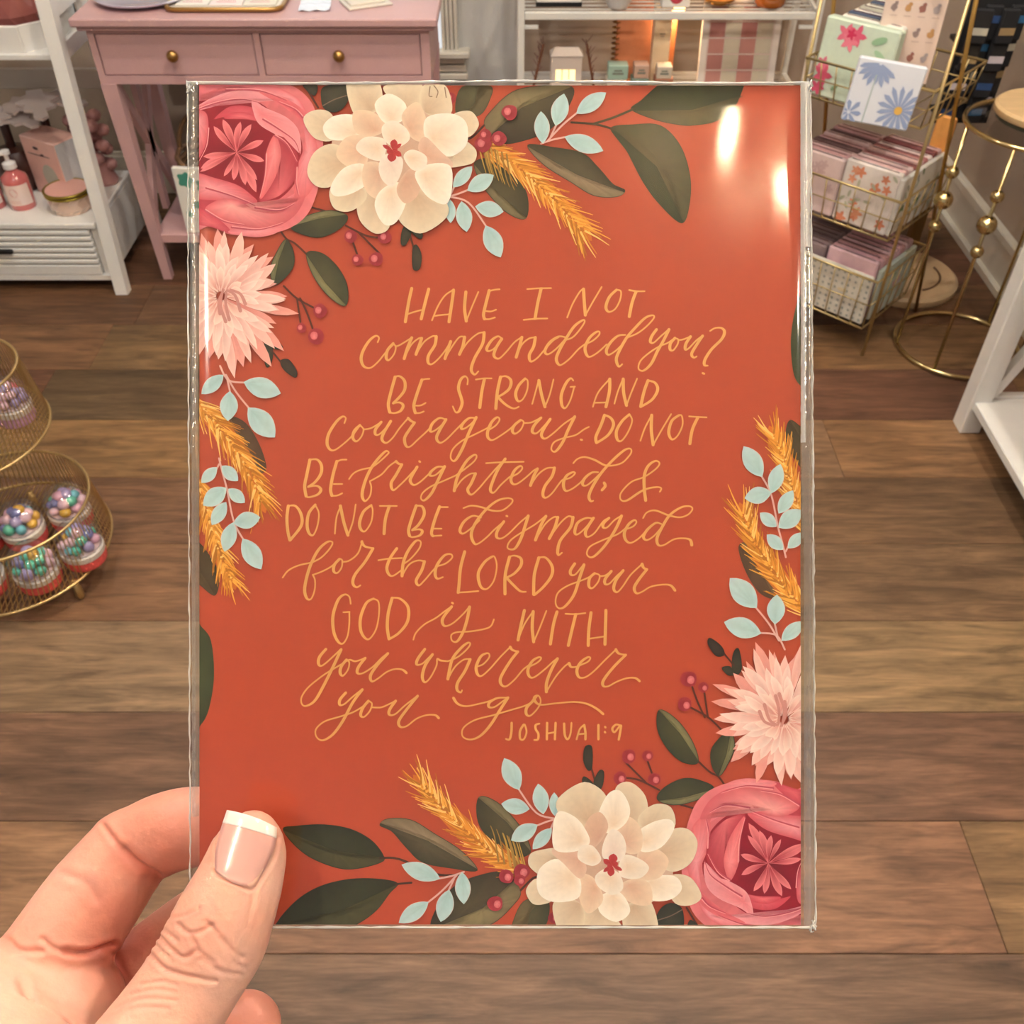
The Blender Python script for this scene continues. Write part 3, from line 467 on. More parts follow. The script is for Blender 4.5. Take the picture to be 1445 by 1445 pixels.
# ------------------------------------------------------------------ hand lettering
goldink = mat('gold_ink', (218, 168, 96), .38, noise=.08, nscale=160, spec=.6, metal=.0)
LT = {
'A': ((500, 395), [[(405,60),(385,150),(360,295)],[(525,65),(500,160),(472,275)],[(380,240),(425,225),(470,213)],[(548,285),(590,185),(640,110),(695,72)],[(700,72),(690,150),(668,295)],[(560,255),(610,248),(665,243)],[(787,85),(778,200),(790,290)],[(790,290),(830,190),(875,85)],[(952,75),(930,160),(912,240),(918,275)],[(950,80),(985,70),(1025,66)],[(930,220),(965,222),(1000,210)],[(918,275),(950,277),(992,265)],[(1220,65),(1290,60),(1388,58)],[(1318,62),(1295,160),(1275,272)],[(1195,282),(1280,274),(1362,272)],
 [(165,440),(174,408),(150,395),(105,430),(62,500),(48,560),(68,610),(115,620),(170,575),(215,520),(275,455)],[(275,448),(235,495),(225,550),(245,565),(282,520),(292,470),(270,450)],[(290,470),(320,460),(370,430),(405,408)],[(405,408),(375,480),(352,555)],[(352,555),(400,460),(450,415),(475,410)],[(475,412),(455,470),(435,525)],[(435,525),(490,440),(550,398),(578,400)],[(578,400),(568,460),(525,530),(520,580),(545,595),(590,560),(640,500),(680,435)],[(680,435),(660,490),(640,555)],[(640,555),(690,470),(740,405),(775,402)],[(778,404),(765,470),(742,525)],[(742,525),(800,440),(870,380),(915,370)],[(916,372),(905,450),(850,550),(825,630),(848,668),(875,645)],
 [(1045,420),(1015,398),(970,425),(935,480),(945,502),(985,485),(1040,425)],[(1040,415),(1000,480),(985,535),(1020,555),(1070,510),(1130,440),(1180,405)],[(1182,405),(1165,470),(1142,545)],[(1142,545),(1180,460),(1230,415),(1275,405)],[(1277,407),(1265,470),(1235,530),(1245,575),(1290,552),(1340,495),(1400,430),(1440,405)]]),
'B': ((750, 395), [[(252,265),(290,170),(340,85),(365,65)],[(367,65),(372,150),(380,248)],[(380,250),(430,160),(495,50)],[(600,70),(550,120),(525,190),(545,225),(590,205),(625,140),(630,80),(595,70)],[(690,72),(740,80),(798,80)],[(737,85),(710,160),(690,258)],
 [(240,405),(190,400),(130,440),(95,500),(115,525),(170,490),(232,425)],[(232,425),(290,405),(345,345),(375,295),(360,285),(300,330),(240,420),(200,490),(175,555),(190,595),(215,597),(270,555),(330,490),(375,455)],[(375,455),(430,430),(475,390),(478,365),(450,372),(405,415),(378,480),(390,530),(415,542),(470,510),(530,455)],[(662,388),(610,395),(555,445),(528,500),(545,528),(600,495),(665,430)],[(672,408),(750,375),(820,320),(865,265),(850,250),(800,270),(730,340),(670,410),(620,500),(598,560),(615,610),(640,595)],
 [(882,350),(850,395),(838,435),(862,443),(910,400),(965,352)],[(970,350),(930,430),(890,500),(845,590),(790,640),(755,625),(770,570),(830,515),(900,470),(960,445),(1000,418)],[(1012,410),(980,450),(978,490),(1000,496),(1030,455),(1035,420),(1010,412)],[(1035,425),(1070,420),(1120,400)],[(1122,400),(1090,450),(1085,490),(1110,482),(1160,430),(1205,395)],[(1207,395),(1170,450),(1130,520),(1145,548),(1165,540)],[(1260,360),(1295,340),(1340,340),(1362,368),(1340,420),(1270,490),(1225,560),(1220,600),(1243,605)],[(1208,658),(1218,662)]]),
'C': ((440, 520), [[(588,60),(560,160),(540,250),(550,308)],[(582,60),(620,55),(655,90),(655,150),(620,200),(575,245)],[(575,245),(620,240),(645,262),(625,300),(580,315),(550,308)],[(777,80),(742,180),(720,260),(730,312)],[(775,82),(800,75),(830,73)],[(735,262),(770,260),(803,243)],[(730,314),(760,314),(790,303)],[(1098,112),(1100,75),(1080,55),(1050,80),(1035,140),(1055,210),(1060,250),(1040,300),(1015,308),(995,268)],[(1158,78),(1215,70),(1268,70)],[(1217,80),(1200,160),(1185,275)],[(1332,60),(1310,160),(1298,282)],[(1325,62),(1370,55),(1405,85),(1395,140),(1350,180),(1310,200)],[(1312,200),(1350,240),(1395,272),(1430,282),(1460,270)],
 [(230,385),(240,350),(215,340),(170,380),(120,460),(108,530),(130,572),(165,574),(220,535),(280,480),(330,415)],[(340,400),(300,440),(290,490),(315,514),(350,480),(365,430),(342,402)],[(365,430),(420,420),(490,378)],[(490,378),(450,430),(450,465),(480,462),(530,410),(555,372)],[(557,372),(510,450),(495,500),(525,525),(570,490),(620,420),(680,350)],[(680,350),(700,370),(725,382)],[(725,382),(690,430),(655,490),(665,545),(695,550),(750,500),(810,445),(850,400)],[(945,360),(900,350),(850,390),(835,440),(860,442),(910,405),(945,362)],[(947,360),(905,430),(880,490),(905,524),(950,500),(1010,440),(1060,390)],[(1155,350),(1110,350),(1065,390),(1055,425),(1085,420),(1130,385),(1158,350)],[(1160,345),(1110,450),(1060,570),(1010,650),(980,630),(995,570),(1060,510),(1150,465),(1220,430),(1265,405)],[(1255,430),(1300,400),(1325,360),(1305,345),(1265,385),(1240,450),(1245,490),(1275,505),(1330,475),(1400,425),(1440,385)]]),
'D': ((720, 520), [[(105,72),(60,120),(38,180),(55,230),(90,215),(120,150),(122,85),(100,73)],[(155,250),(180,160),(200,85)],[(202,85),(220,180),(245,270)],[(245,272),(280,180),(305,78)],[(445,85),(425,70),(390,110),(360,190),(365,260),(390,278),(425,220),(450,135)],[(425,130),(457,128)],[(583,270),(620,170),(700,75)],[(702,75),(700,160),(675,270)],[(600,242),(670,240)],[(735,248),(760,160),(795,75)],[(797,75),(800,170),(820,260)],[(820,262),(850,180),(895,72)],[(972,85),(945,160),(920,268)],[(970,85),(1020,100),(1040,150),(1000,220),(922,270)],
 [(72,365),(30,400),(15,440),(35,460),(75,430),(95,380),(75,362)],[(95,385),(150,380),(215,348)],[(217,348),(170,400),(155,445),(185,457),(235,410),(280,358)],[(282,358),(240,420),(220,470),(245,495),(300,460),(380,390),(455,340)],[(455,340),(410,430),(370,520),(320,585),(290,570),(310,520),(380,490),(460,470),(520,430),(555,412)],[(498,502),(506,504)],
 [(665,330),(640,400),(605,480),(608,522)],[(665,328),(710,350),(728,400),(690,470),(610,525)],[(840,325),(790,370),(750,440),(755,500),(785,510),(830,450),(860,370),(842,325)],[(918,510),(950,420),(995,335)],[(998,330),(995,430),(1008,538)],[(1008,540),(1070,430),(1135,322)],[(1190,330),(1140,370),(1118,450),(1140,500),(1180,475),(1215,400),(1210,335),(1188,330)],[(1262,338),(1320,342),(1385,345)],[(1324,345),(1285,430),(1267,530)]]),
'E': ((395, 640), [[(212,45),(190,150),(175,230),(185,300)],[(205,45),(260,42),(292,80),(290,140),(250,200),(200,235)],[(200,235),(260,228),(290,255),(265,290),(205,308),(185,300)],[(402,55),(375,150),(358,250),(367,296)],[(400,60),(430,45),(470,43)],[(380,215),(440,215)],[(365,298),(405,296),(440,280)],[(488,180),(520,140),(570,115),(640,100)],[(640,105),(700,60),(755,10),(768,-8),(745,-15),(690,40),(640,110),(600,200),(580,290),(600,335),(635,300),(645,240),(635,200)],[(635,195),(660,182),(720,145),(770,90),(820,55)],[(820,55),(835,70),(860,78)],[(860,78),(820,150),(785,210),(800,258),(850,220),(910,160),(968,95)],[(968,95),(930,160),(920,195),(945,222),(990,200),(1050,145)],[(984,55),(989,59)],[(1160,95),(1110,95),(1065,130),(1060,155),(1100,150),(1160,95)],[(1162,92),(1110,200),(1070,280),(1020,330),(995,315),(1010,275),(1070,230),(1150,195),(1240,155)],[(1240,155),(1310,105),(1370,55),(1388,20),(1370,10),(1320,50),(1270,130),(1245,190),(1230,262)],[(1230,262),(1280,190),(1340,145),(1378,140)],[(1380,142),(1350,210),(1325,255),(1350,290),(1400,250),(1460,180),(1530,100),(1590,40)],
 [(60,370),(50,450),(55,540),(70,610)],[(55,370),(110,370),(150,430),(150,510),(72,612)],[(250,362),(205,420),(192,500),(205,560),(235,575),(265,510),(275,420),(248,362)],[(388,565),(400,450),(430,368)],[(427,370),(450,480),(480,576)],[(480,578),(515,480),(535,360)],[(645,365),(590,410),(562,490),(575,540),(605,545),(645,480),(655,400),(643,365)],[(705,370),(770,370),(825,370)],[(772,372),(745,460),(735,565)],[(962,368),(930,460),(908,540),(915,580)],[(960,368),(1005,375),(1018,430),(980,500),(935,540)],[(935,540),(985,535),(1005,550),(985,578),(935,590),(912,580)],[(1127,375),(1095,460),(1070,555),(1080,582)],[(1125,378),(1185,378)],[(1090,530),(1140,530)],[(1078,582),(1140,578)],
 [(1420,452),(1360,440),(1300,480),(1270,540),(1290,565),(1340,535),(1410,470)],[(1295,385),(1350,368),(1420,378),(1500,403),(1570,400),(1630,355),(1640,325),(1600,315),(1530,335),(1450,400),(1380,490),(1350,570),(1370,632),(1400,635),(1460,590),(1510,540),(1580,480)]]),
'F': ((695, 640), [[(90,38),(40,110),(0,200),(-15,258),(10,275),(60,220),(120,165)],[(-45,68),(60,62),(220,58)],[(120,170),(180,140),(210,105),(195,88),(155,120),(130,180),(145,215),(180,210),(240,165),(290,120),(315,108)],[(317,108),(290,160),(268,225)],[(268,225),(320,150),(380,105),(435,100)],[(437,102),(420,160),(370,230),(355,290),(375,312),(420,280),(480,200),(505,180)],[(500,185),(550,170),(582,140),(565,132),(520,160),(500,215),(515,262),(560,250),(620,205),(650,170)],[(745,132),(700,135),(650,175),(635,218),(665,224),(720,180),(760,140)],[(570,68),(600,38),(650,25),(720,45),(805,85),(905,70),(965,15),(980,-20),(965,-35),(925,-20),(845,50),(765,140),(705,235),(680,300),(692,335),(710,333)],[(788,208),(795,230),(772,258)],[(1180,270),(1190,245),(1150,237),(1060,260),(950,330),(905,325),(908,275),(980,200),(1070,165),(1150,110),(1178,70),(1150,52),(1100,85),(1072,150),(1070,240),(1080,330)],
 [(80,480),(35,545),(30,590),(65,598),(120,560),(190,490),(250,440)],[(99,440),(104,442)],[(252,440),(230,510),(200,600),(160,668),(120,675),(105,655),(130,610),(200,560),(300,500),(375,440)],[(377,442),(340,510),(303,610)],[(303,610),(370,500),(430,450),(458,450)],[(460,450),(440,520),(400,600)],[(400,600),(470,500),(530,445),(565,450)],[(568,450),(550,520),(480,610),(460,680),(465,715),(490,700)],[(710,460),(660,455),(600,490),(580,555),(600,570),(650,530),(708,462)],[(712,455),(670,520),(655,560),(670,588),(720,560),(780,480),(820,455)],[(822,455),(785,490),(780,520),(810,520),(860,470),(908,440)],[(910,440),(870,530),(800,640),(730,715),(690,732),(665,705),(690,655),(780,610),(880,570),(935,530)],[(930,538),(990,515),(1015,485),(1000,470),(960,500),(930,560),(940,610),(975,630),(1030,600),(1080,550)],[(1190,497),(1150,490),(1090,540),(1065,590),(1090,610),(1140,580),(1200,512)],[(1062,455),(1090,415),(1150,402),(1240,435),(1320,450),(1380,430),(1410,392),(1390,372),(1330,380),(1250,435),(1190,530),(1160,600),(1170,645),(1210,645),(1280,605),(1350,598),(1395,610),(1405,645)]]),
'G': ((395, 765), [[(20,250),(60,200),(130,165),(220,145)],[(225,145),(290,110),(345,55),(372,8),(355,-6),(325,5),(280,45),(240,110),(200,210),(175,330),(190,395),(220,400),(245,340),(248,270),(232,230)],[(235,230),(290,210),(350,180),(390,150)],[(420,120),(385,160),(380,205),(405,217),(435,180),(440,130),(425,118)],[(440,140),(490,130),(550,80),(580,0),(578,-5)],[(578,0),(600,30),(655,43)],[(657,45),(600,140),(530,230),(515,290),(540,318),(568,305)],[(825,45),(780,110),(755,180),(770,228),(800,237),(855,200)],[(695,128),(760,118),(862,112)],[(862,160),(920,120),(980,50),(995,5),(980,-12),(950,0),(900,70),(870,150),(862,238)],[(862,238),(910,160),(970,130),(1018,135)],[(1020,137),(1000,200),(962,270),(980,305),(1020,270),(1080,200),(1120,160)],[(1110,170),(1170,150),(1215,110),(1205,85),(1160,95),(1110,160),(1095,220),(1110,257),(1150,247)],[(1304,68),(1275,180),(1264,300),(1258,355)],[(1258,355),(1320,352),(1400,345)],
 [(500,435),(490,385),(455,370),(410,410),(375,520),(380,630),(410,700),(445,715),(478,660),(490,570),(490,495)],[(448,495),(492,492)],[(662,398),(610,430),(570,530),(570,620),(600,675),(635,680),(680,610),(700,500),(695,420),(660,400)],[(792,395),(765,500),(758,600),(770,682)],[(790,392),(850,400),(905,460),(900,560),(840,640),(770,685)],[(942,688),(960,640),(1020,580),(1100,535),(1160,490),(1210,455)],[(1212,455),(1160,520),(1145,560),(1165,592),(1220,572),(1290,510),(1335,458)],[(1215,428),(1221,432)],[(1338,458),(1320,550),(1290,640),(1250,700),(1215,695),(1210,655),(1250,635),(1340,630),(1445,612),(1490,590),(1510,545)]]),
'H': ((670, 765), [[(122,102),(70,140),(25,220),(40,310),(85,330),(135,270),(155,170),(140,105),(118,102)],[(245,105),(215,230),(213,365)],[(240,105),(280,95),(325,115),(325,165),(280,220),(225,250)],[(225,252),(270,300),(320,345),(360,350)],[(452,110),(420,230),(415,368)],[(445,110),(500,110),(545,170),(540,240),(480,320),(420,372)],[(705,152),(675,200),(680,230),(710,227),(750,180),(768,160)],[(770,160),(740,250),(700,370),(640,450),(595,467),(570,430),(585,360),(650,310),(740,275),(800,250),(845,220)],[(845,220),(810,255),(805,310),(830,324),(870,280),(880,235),(848,220)],[(880,240),(920,235),(962,205)],[(963,205),(920,260),(920,295),(950,292),(1000,240),(1045,200)],[(1047,200),(995,270),(980,330),(1005,352),(1045,310),(1100,230),(1180,155)],[(1180,155),(1190,180),(1212,192)],[(1214,192),(1160,260),(1125,320),(1140,360),(1180,350),(1240,315),(1320,300),(1380,305),(1412,340)],
 [(350,482),(325,590),(305,690)],[(305,692),(350,580),(410,490)],[(412,490),(405,600),(415,703)],[(415,705),(460,600),(505,485)],[(580,492),(555,580),(533,718)],[(640,505),(710,508),(780,500)],[(712,510),(685,620),(660,728)],[(820,498),(805,610),(800,728)],[(925,482),(922,600),(918,720)],[(815,680),(915,665)]]),
'I': ((430, 905), [[(150,55),(105,110),(98,158),(120,172),(170,135),(250,60)],[(257,58),(200,180),(130,320),(70,420),(10,455),(-20,440),(-20,390),(30,320),(130,240),(210,190),(280,150)],[(295,130),(260,175),(250,220),(270,242),(305,200),(315,150),(298,132)],[(270,155),(315,130),(360,140),(425,118)],[(427,118),(380,180),(372,222),(410,224),(480,180),(540,120),(585,85)],[(587,85),(510,170),(465,240),(475,282),(520,260),(580,215),(640,195),(690,200),(718,222)],
 [(848,55),(800,120),(790,162),(830,157),(880,110),(900,92)],[(902,92),(850,170),(830,250),(850,288),(890,250),(930,170),(935,125),(960,135),(1010,140)],[(1010,140),(1080,110),(1140,60),(1168,20),(1150,10),(1100,50),(1040,130),(1010,265)],[(1010,265),(1060,180),(1120,130),(1165,125)],[(1167,128),(1130,210),(1080,290),(1075,340),(1100,360),(1110,345)],
 [(290,362),(250,410),(248,447),(280,442),(340,390),(405,338)],[(407,340),(340,430),(270,560),(200,655),(130,697),(85,675),(80,620),(140,565),(250,530),(340,500),(410,460)],[(450,420),(410,470),(395,520),(420,532),(460,490),(475,440),(452,420)],[(475,465),(540,465),(600,440),(640,420)],[(642,420),(600,480),(598,517),(640,512),(710,450),(795,385)],[(797,385),(720,480),(665,560),(675,602),(720,597),(790,545),(860,520),(920,520),(945,540)]]),
'J': ((640, 905), [[(165,178),(210,160),(250,115),(250,88),(228,85),(190,110),(160,180),(170,232),(200,242),(260,190),(330,110),(400,40)],[(400,40),(415,60),(452,72)],[(454,72),(400,140),(335,250),(335,300),(370,317),(430,270),(490,200),(535,165)],[(530,180),(590,150),(618,120),(600,112),(555,140),(525,200),(535,247),(570,252),(640,200),(700,145),(730,122)],[(733,122),(690,200),(657,290),(655,355)],[(655,355),(720,250),(780,180),(812,155)],[(815,155),(830,180),(870,178),(900,165)],[(885,170),(945,145),(965,118),(945,112),(895,150),(870,205),(885,252),(930,252),(990,210),(1070,130),(1145,58)],[(1145,58),(1165,85),(1212,95)],[(1215,95),(1130,180),(1060,270),(1055,312),(1090,317),(1150,285),(1220,260),(1280,258),(1312,280)],
 [(0,400),(30,440),(90,457),(180,440),(250,422),(300,400)],[(380,397),(310,400),(255,430),(250,462),(290,462),(350,420),(382,398)],[(384,397),(330,480),(260,590),(190,665),(120,692),(65,670),(70,610),(150,555),(280,520),(400,485),(500,455),(560,425)],[(585,385),(555,425),(515,470),(515,515),(545,522),(595,470),(615,420),(598,383),(570,395),(580,428),(620,447),(720,437),(850,427),(940,440),(1010,475),(1055,512)]]),
'K': ((640, 905), [[(410,575),(408,640),(395,690),(370,688)],[(495,587),(470,630),(470,685),(495,690),(515,640),(503,587)],[(605,580),(580,590),(580,620),(598,650),(595,690),(570,695)],[(660,575),(658,690)],[(720,575),(715,690)],[(660,650),(715,640)],[(780,580),(785,660),(805,690),(825,650),(832,575)],[(868,690),(890,620),(920,590)],[(922,590),(930,640),(930,690)],[(880,655),(928,650)],[(1022,590),(1022,690)],[(1069,603),(1072,607)],[(1067,638),(1070,642)],[(1175,592),(1145,587),(1120,615),(1135,640),(1170,600),(1180,592)],[(1182,595),(1175,640),(1165,692)]]),
}
ZMAX = Print.z; Print.z = 9e-6
for k_, ((ox, oy), strokes) in LT.items():
    s = Print()
    for st in strokes:
        P_ = [(ox + x / 5, oy + y / 5) for x, y in st]
        w_ = 2.3 if k_ != 'K' else 2.6
        dot = len(st) == 2 and abs(st[0][0] - st[1][0]) < 12 and abs(st[0][1] - st[1][1]) < 12
        s.line(P_, 3.0 if dot else w_, (218, 168, 96), n=8, call=0 if dot else (.95 if k_ != 'K' else .3))
    s.done('gold_lettering', goldink)
print('print top z', Print.z, 'done')
ZT = max(Print.z, ZMAX)
# ------------------------------------------------------------------ clear sleeve
film = film_mat('clear_film', (.985, .985, .98), .11, .045, bump=.04)
sleeve = thing('plastic_sleeve', 'clear crinkled plastic sleeve enclosing the coral art card', 'sleeve', card_loc, rot=(R(90) - TH, 0, 0))
def edge(t, top=True):
    return None
def sheet_film(zf, name, m):
    nx, ny = 70, 90; vs = []; 
    for j in range(ny + 1):
        v = j / ny; y = 117.5 + v * (1307.5 - 117.5)
        xl = 265.5 + 4 * v; xr = 1143 + 7 * v
        for i in range(nx + 1):
            u = i / nx; vs.append(L(xl + u * (xr - xl), y, zf(u, v)))
    fs = [(j * (nx + 1) + i, (j + 1) * (nx + 1) + i, (j + 1) * (nx + 1) + i + 1, j * (nx + 1) + i + 1) for j in range(ny) for i in range(nx)]
    return MB().add(vs, fs).build(name, m, sleeve, smooth=True)
def zfront(u, v):
    e = min(1, min(u, 1 - u) / .03); e2 = min(1, min(v, 1 - v) / .015)
    z = ZT + .0005 + .0010 * (1 - math.cos(math.pi * e)) / 2 * e2
    z += .00020 * math.sin(7 * u + 1.4 * math.sin(3 * v)) * math.sin(4.2 * v + .6) + .00009 * math.sin(17 * u + 9 * v) * math.sin(11 * v - 5 * u)
    z += (.0007 * min(1, max(0, (v - .09) / .2)) - .0004 * min(1, max(0, (v - .29) / .5))) * math.exp(-((u - .967) / .014) ** 2) + .0003 * math.exp(-((u - .88 + .25 * v) / .05) ** 2 - ((v - .05) / .09) ** 2)
    return max(z, ZT + .0001)
sheet_film(zfront, 'front_film', film)
sheet_film(lambda u, v: -.0009, 'back_film', film)
seamm = mat('film_seam', (250, 250, 246), .12, trans=.3, spec=.8, coat=.6)
def wob(pts, a): return [(x + random.uniform(-a, a), y + random.uniform(-a, a)) for x, y in pts]
for nm, pts, r_ in [('side_seam', [(265.5 + 4 * t, 117.5 + 1190 * t) for t in np.linspace(0, 1, 110)], .00016), ('side_seam', [(1143 + 7 * t, 117.5 + 1190 * t) for t in np.linspace(0, 1, 110)], .00022), ('top_edge', [(265.5 + 877.5 * t, 117.5 + 1.5 * math.sin(t * 9)) for t in np.linspace(0, 1, 60)], .00028), ('bottom_edge', [(269.5 + 880.5 * t, 1307.5) for t in np.linspace(0, 1, 60)], .00022)]:
    P_ = wob(pts, .7 if nm == 'side_seam' else .25); MB().tube([L(x, y, .0004) for x, y in P_], [r_ * random.uniform(.6, 1.5) for _ in P_], 6).build(nm, seamm, sleeve, smooth=True)
# crinkled folds of film down both side flaps
foldm = film_mat('crinkled_film', (.93, .95, .92), .09, .26, haze=.10, bump=.4); foldw = film_mat('glare_white_film', (.93, .95, .92), .12, .3, haze=.5, bump=.4)  # second film: bright highlight of the right edge put in as white haze
def ribbon(x0, x1, ya, yb, n=60, amp=.0007):
    vs = []; ph = random.uniform(0, 6)
    for j in range(n + 1):
        y = ya + (yb - ya) * j / n
        for i in range(5):
            u = i / 4; vs.append(L(x0 + (x1 - x0) * u + random.uniform(-.4, .4), y, .0006 + amp * math.sin(math.pi * u) + .00012 * math.sin(j * 1.9 + u * 5 + ph)))
    return vs, [(j * 5 + i, (j + 1) * 5 + i, (j + 1) * 5 + i + 1, j * 5 + i + 1) for j in range(n) for i in range(4)]
for a in [(267.5, 280.5, 119, 355), (270, 281, 355, 640), (272, 282, 640, 1150)]:
    MB().add(*ribbon(*a)).build('side_flap', foldm, sleeve, smooth=True)
for a in [(1128.5, 1142, 119, 350), (1130, 1146, 350, 760), (1133, 1148.5, 760, 1303)]:
    MB().add(*ribbon(*a)).build('side_flap', foldw if a[2] < 300 else foldm, sleeve, smooth=True)
MB().add(*ribbon(1129, 1136, 350, 625)).build('side_flap', foldw, sleeve, smooth=True)  # added strip, carries the painted edge highlight further down
for (x, y) in [(1141, 121), (1146, 1301), (270, 122)]:
    q = MB(); 
    for k in range(7): q.tube([L(x + random.uniform(-5, 4), y + random.uniform(-5, 12), .0006), L(x + random.uniform(-5, 4), y + random.uniform(-5, 12), .0011), L(x + random.uniform(-5, 4), y + random.uniform(-5, 14), .0006)], .00017, 5)
    q.build('corner_crinkle', seamm, sleeve, smooth=True)
# ------------------------------------------------------------------ the hand
def hand():
    def pt(px, py, zmm, rpx):
        s_ = (D * 1000 - zmm) / F; return ((px - CX) * s_, -(py - CY) * s_, zmm, rpx * s_)
    G = {
     'thumb': (.74, [(357, 1181, 8.5, 38), (350, 1206, 8.6, 54), (336, 1250, 9.6, 62), (318, 1292, 12, 69), (302, 1330, 13.5, 73), (270, 1385, 15, 71), (232, 1445, 18, 76), (180, 1530, 23, 92), (110, 1640, 28, 118)]),
     'index1': (.86, [(330, 1164, -9, 50), (268, 1167, -9.5, 56), (222, 1180, -11, 57), (186, 1200, -12.5, 56)]),
     'index2': (.86, [(180, 1203, -12, 60), (133, 1266, -9, 69), (88, 1330, -6, 72), (50, 1385, -3, 74)]),
     'palm': (.85, [(103, 1415, -4, 72), (80, 1440, 0, 84), (0, 1480, 6, 110), (20, 1600, 16, 150), (60, 1660, 24, 130)]),
     'palm2': (.8, [(-60, 1400, 2, 78), (-20, 1500, 8, 120), (0, 1680, 24, 150), (-60, 1850, 45, 120), (-170, 2080, 75, 100), (-330, 2400, 100, 110)]),
     'middle': (.86, [(365, 1250, -27, 40), (290, 1292, -26, 46), (215, 1347, -23, 47), (140, 1420, -16, 60), (60, 1500, -6, 80)]),
     'ring': (.85, [(347, 1449, -10, 50), (300, 1500, -9, 56), (220, 1580, -4, 66), (130, 1650, 6, 90)]),
    }
    for k_ in G: G[k_] = (G[k_][0], [pt(*q) for q in G[k_][1]])
    def field(X, Y, Z, keys, k=2.0):
        out = None
        for key in keys:
            fl_, P_ = G[key]; g = None
            Q = catmull(P_, False, 3)
            for a, b_ in zip(Q, Q[1:]):
                ax, ay, az = a[0], a[1], a[2] / fl_; bx, by, bz = b_[0] - ax, b_[1] - ay, b_[2] / fl_ - az
                px, py, pz = X - ax, Y - ay, Z / fl_ - az
                t = np.clip((px * bx + py * by + pz * bz) / (bx * bx + by * by + bz * bz), 0, 1)
                d = np.sqrt((px - t * bx) ** 2 + (py - t * by) ** 2 + (pz - t * bz) ** 2) - (a[3] + (b_[3] - a[3]) * t)
                g = d if g is None else np.minimum(g, d)
            g = g * fl_ ** .5
            if out is None: out = g
            else: h = np.clip(.5 + .5 * (g - out) / k, 0, 1); out = out * h + g * (1 - h) - k * h * (1 - h)
        return out
    def total(X, Y, Z):
        a = field(X, Y, Z, ['palm', 'palm2'], 5)
        i_ = field(X, Y, Z, ['index1', 'index2'], 1.2)
        def sm(p, q, k): h = np.clip(.5 + .5 * (q - p) / k, 0, 1); return p * h + q * (1 - h) - k * h * (1 - h)
        out = sm(a, i_, .9); out = sm(out, field(X, Y, Z, ['middle']), .8); out = sm(out, field(X, Y, Z, ['ring']), .8)
        return sm(out, field(X, Y, Z, ['thumb']), .9)
    h = .85; xs = np.arange(-135, -38, h, dtype=np.float32); ys = np.arange(-150, -48, h, dtype=np.float32); zs = np.arange(-38, 100, h, dtype=np.float32)
    X, Y, Z = np.meshgrid(xs, ys, zs, indexing='ij'); f = total(X, Y, Z)
    ins = f < 0; nx, ny, nz_ = f.shape
    # surface nets
    c0 = np.stack([ins[i:nx - 1 + i, j:ny - 1 + j, k:nz_ - 1 + k] for i in (0, 1) for j in (0, 1) for k in (0, 1)])
    mixed = c0.any(0) & ~c0.all(0); idx = np.full(mixed.shape, -1, dtype=np.int64); cells = np.argwhere(mixed); idx[tuple(cells.T)] = np.arange(len(cells))
    acc = np.zeros((len(cells), 3)); cnt = np.zeros(len(cells)); corners = [(i, j, k) for i in (0, 1) for j in (0, 1) for k in (0, 1)]
    for a in corners:
        for ax in range(3):
            if a[ax]: continue
            b_ = list(a); b_[ax] = 1
            fa = f[tuple((cells + a).T)]; fb = f[tuple((cells + b_).T)]; m_ = (fa < 0) != (fb < 0); t = np.where(m_, fa / (fa - fb + 1e-12), 0)
            p = np.array(a, float)[None] + np.eye(3)[ax][None] * t[:, None]; acc[m_] += p[m_]; cnt[m_] += 1
    V = (cells + acc / cnt[:, None]) * h + np.array([xs[0], ys[0], zs[0]]); faces = []
    for ax in range(3):
        sl = [slice(1, -1)] * 3; 
        A = ins[1:-1, 1:-1, 1:-1]; sh = [slice(1, -1)] * 3; sh[ax] = slice(2, None); B = ins[tuple(sh)]
        e = np.argwhere(A != B) + 1; e = e[(e[:, ax] < f.shape[ax] - 1)]
        u_, v_ = (ax + 1) % 3, (ax + 2) % 3; o = [np.zeros(3, int) for _ in range(4)]; o[1][u_] = -1; o[2][u_] = -1; o[2][v_] = -1; o[3][v_] = -1
        q = np.stack([idx[tuple((e + k).clip(0).T)] if True else 0 for k in o], 1); flip = ins[tuple(e.T)]
        q = np.where(flip[:, None], q[:, [0, 1, 2, 3]], q[:, ::-1]); faces.append(q[(q >= 0).all(1)])
    Fq = np.concatenate(faces)
    me = bpy.data.meshes.new('skin'); me.from_pydata((V / 1000).tolist(), [], Fq.tolist()); me.update()
    bm = bmesh.new(); bm.from_mesh(me)
    for _ in range(4): bmesh.ops.smooth_vert(bm, verts=bm.verts, factor=.5, use_axis_x=True, use_axis_y=True, use_axis_z=True)
    # finer mesh where the camera sees it
    near = [e for e in bm.edges if all(v.co.z * 1000 < 34 and v.co.y > -.122 and v.co.z > -.03 for v in e.verts)]
    bmesh.ops.subdivide_edges(bm, edges=near, cuts=1, use_grid_fill=True, smooth=0)
    for _ in range(2): bmesh.ops.smooth_vert(bm, verts=bm.verts, factor=.5, use_axis_x=True, use_axis_y=True, use_axis_z=True)
    bm.normal_update()
    P = np.array([v.co[:] for v in bm.verts]); Nn = np.array([v.normal[:] for v in bm.verts])
    dz = D - P[:, 2]; pxx = CX + P[:, 0] / dz * F; pyy = CY - P[:, 1] / dz * F; isthumb = (P[:, 2] > .006)
    z6 = lambda *q: [(x / 3.211, 1045 + y / 3.211) for x, y in q]
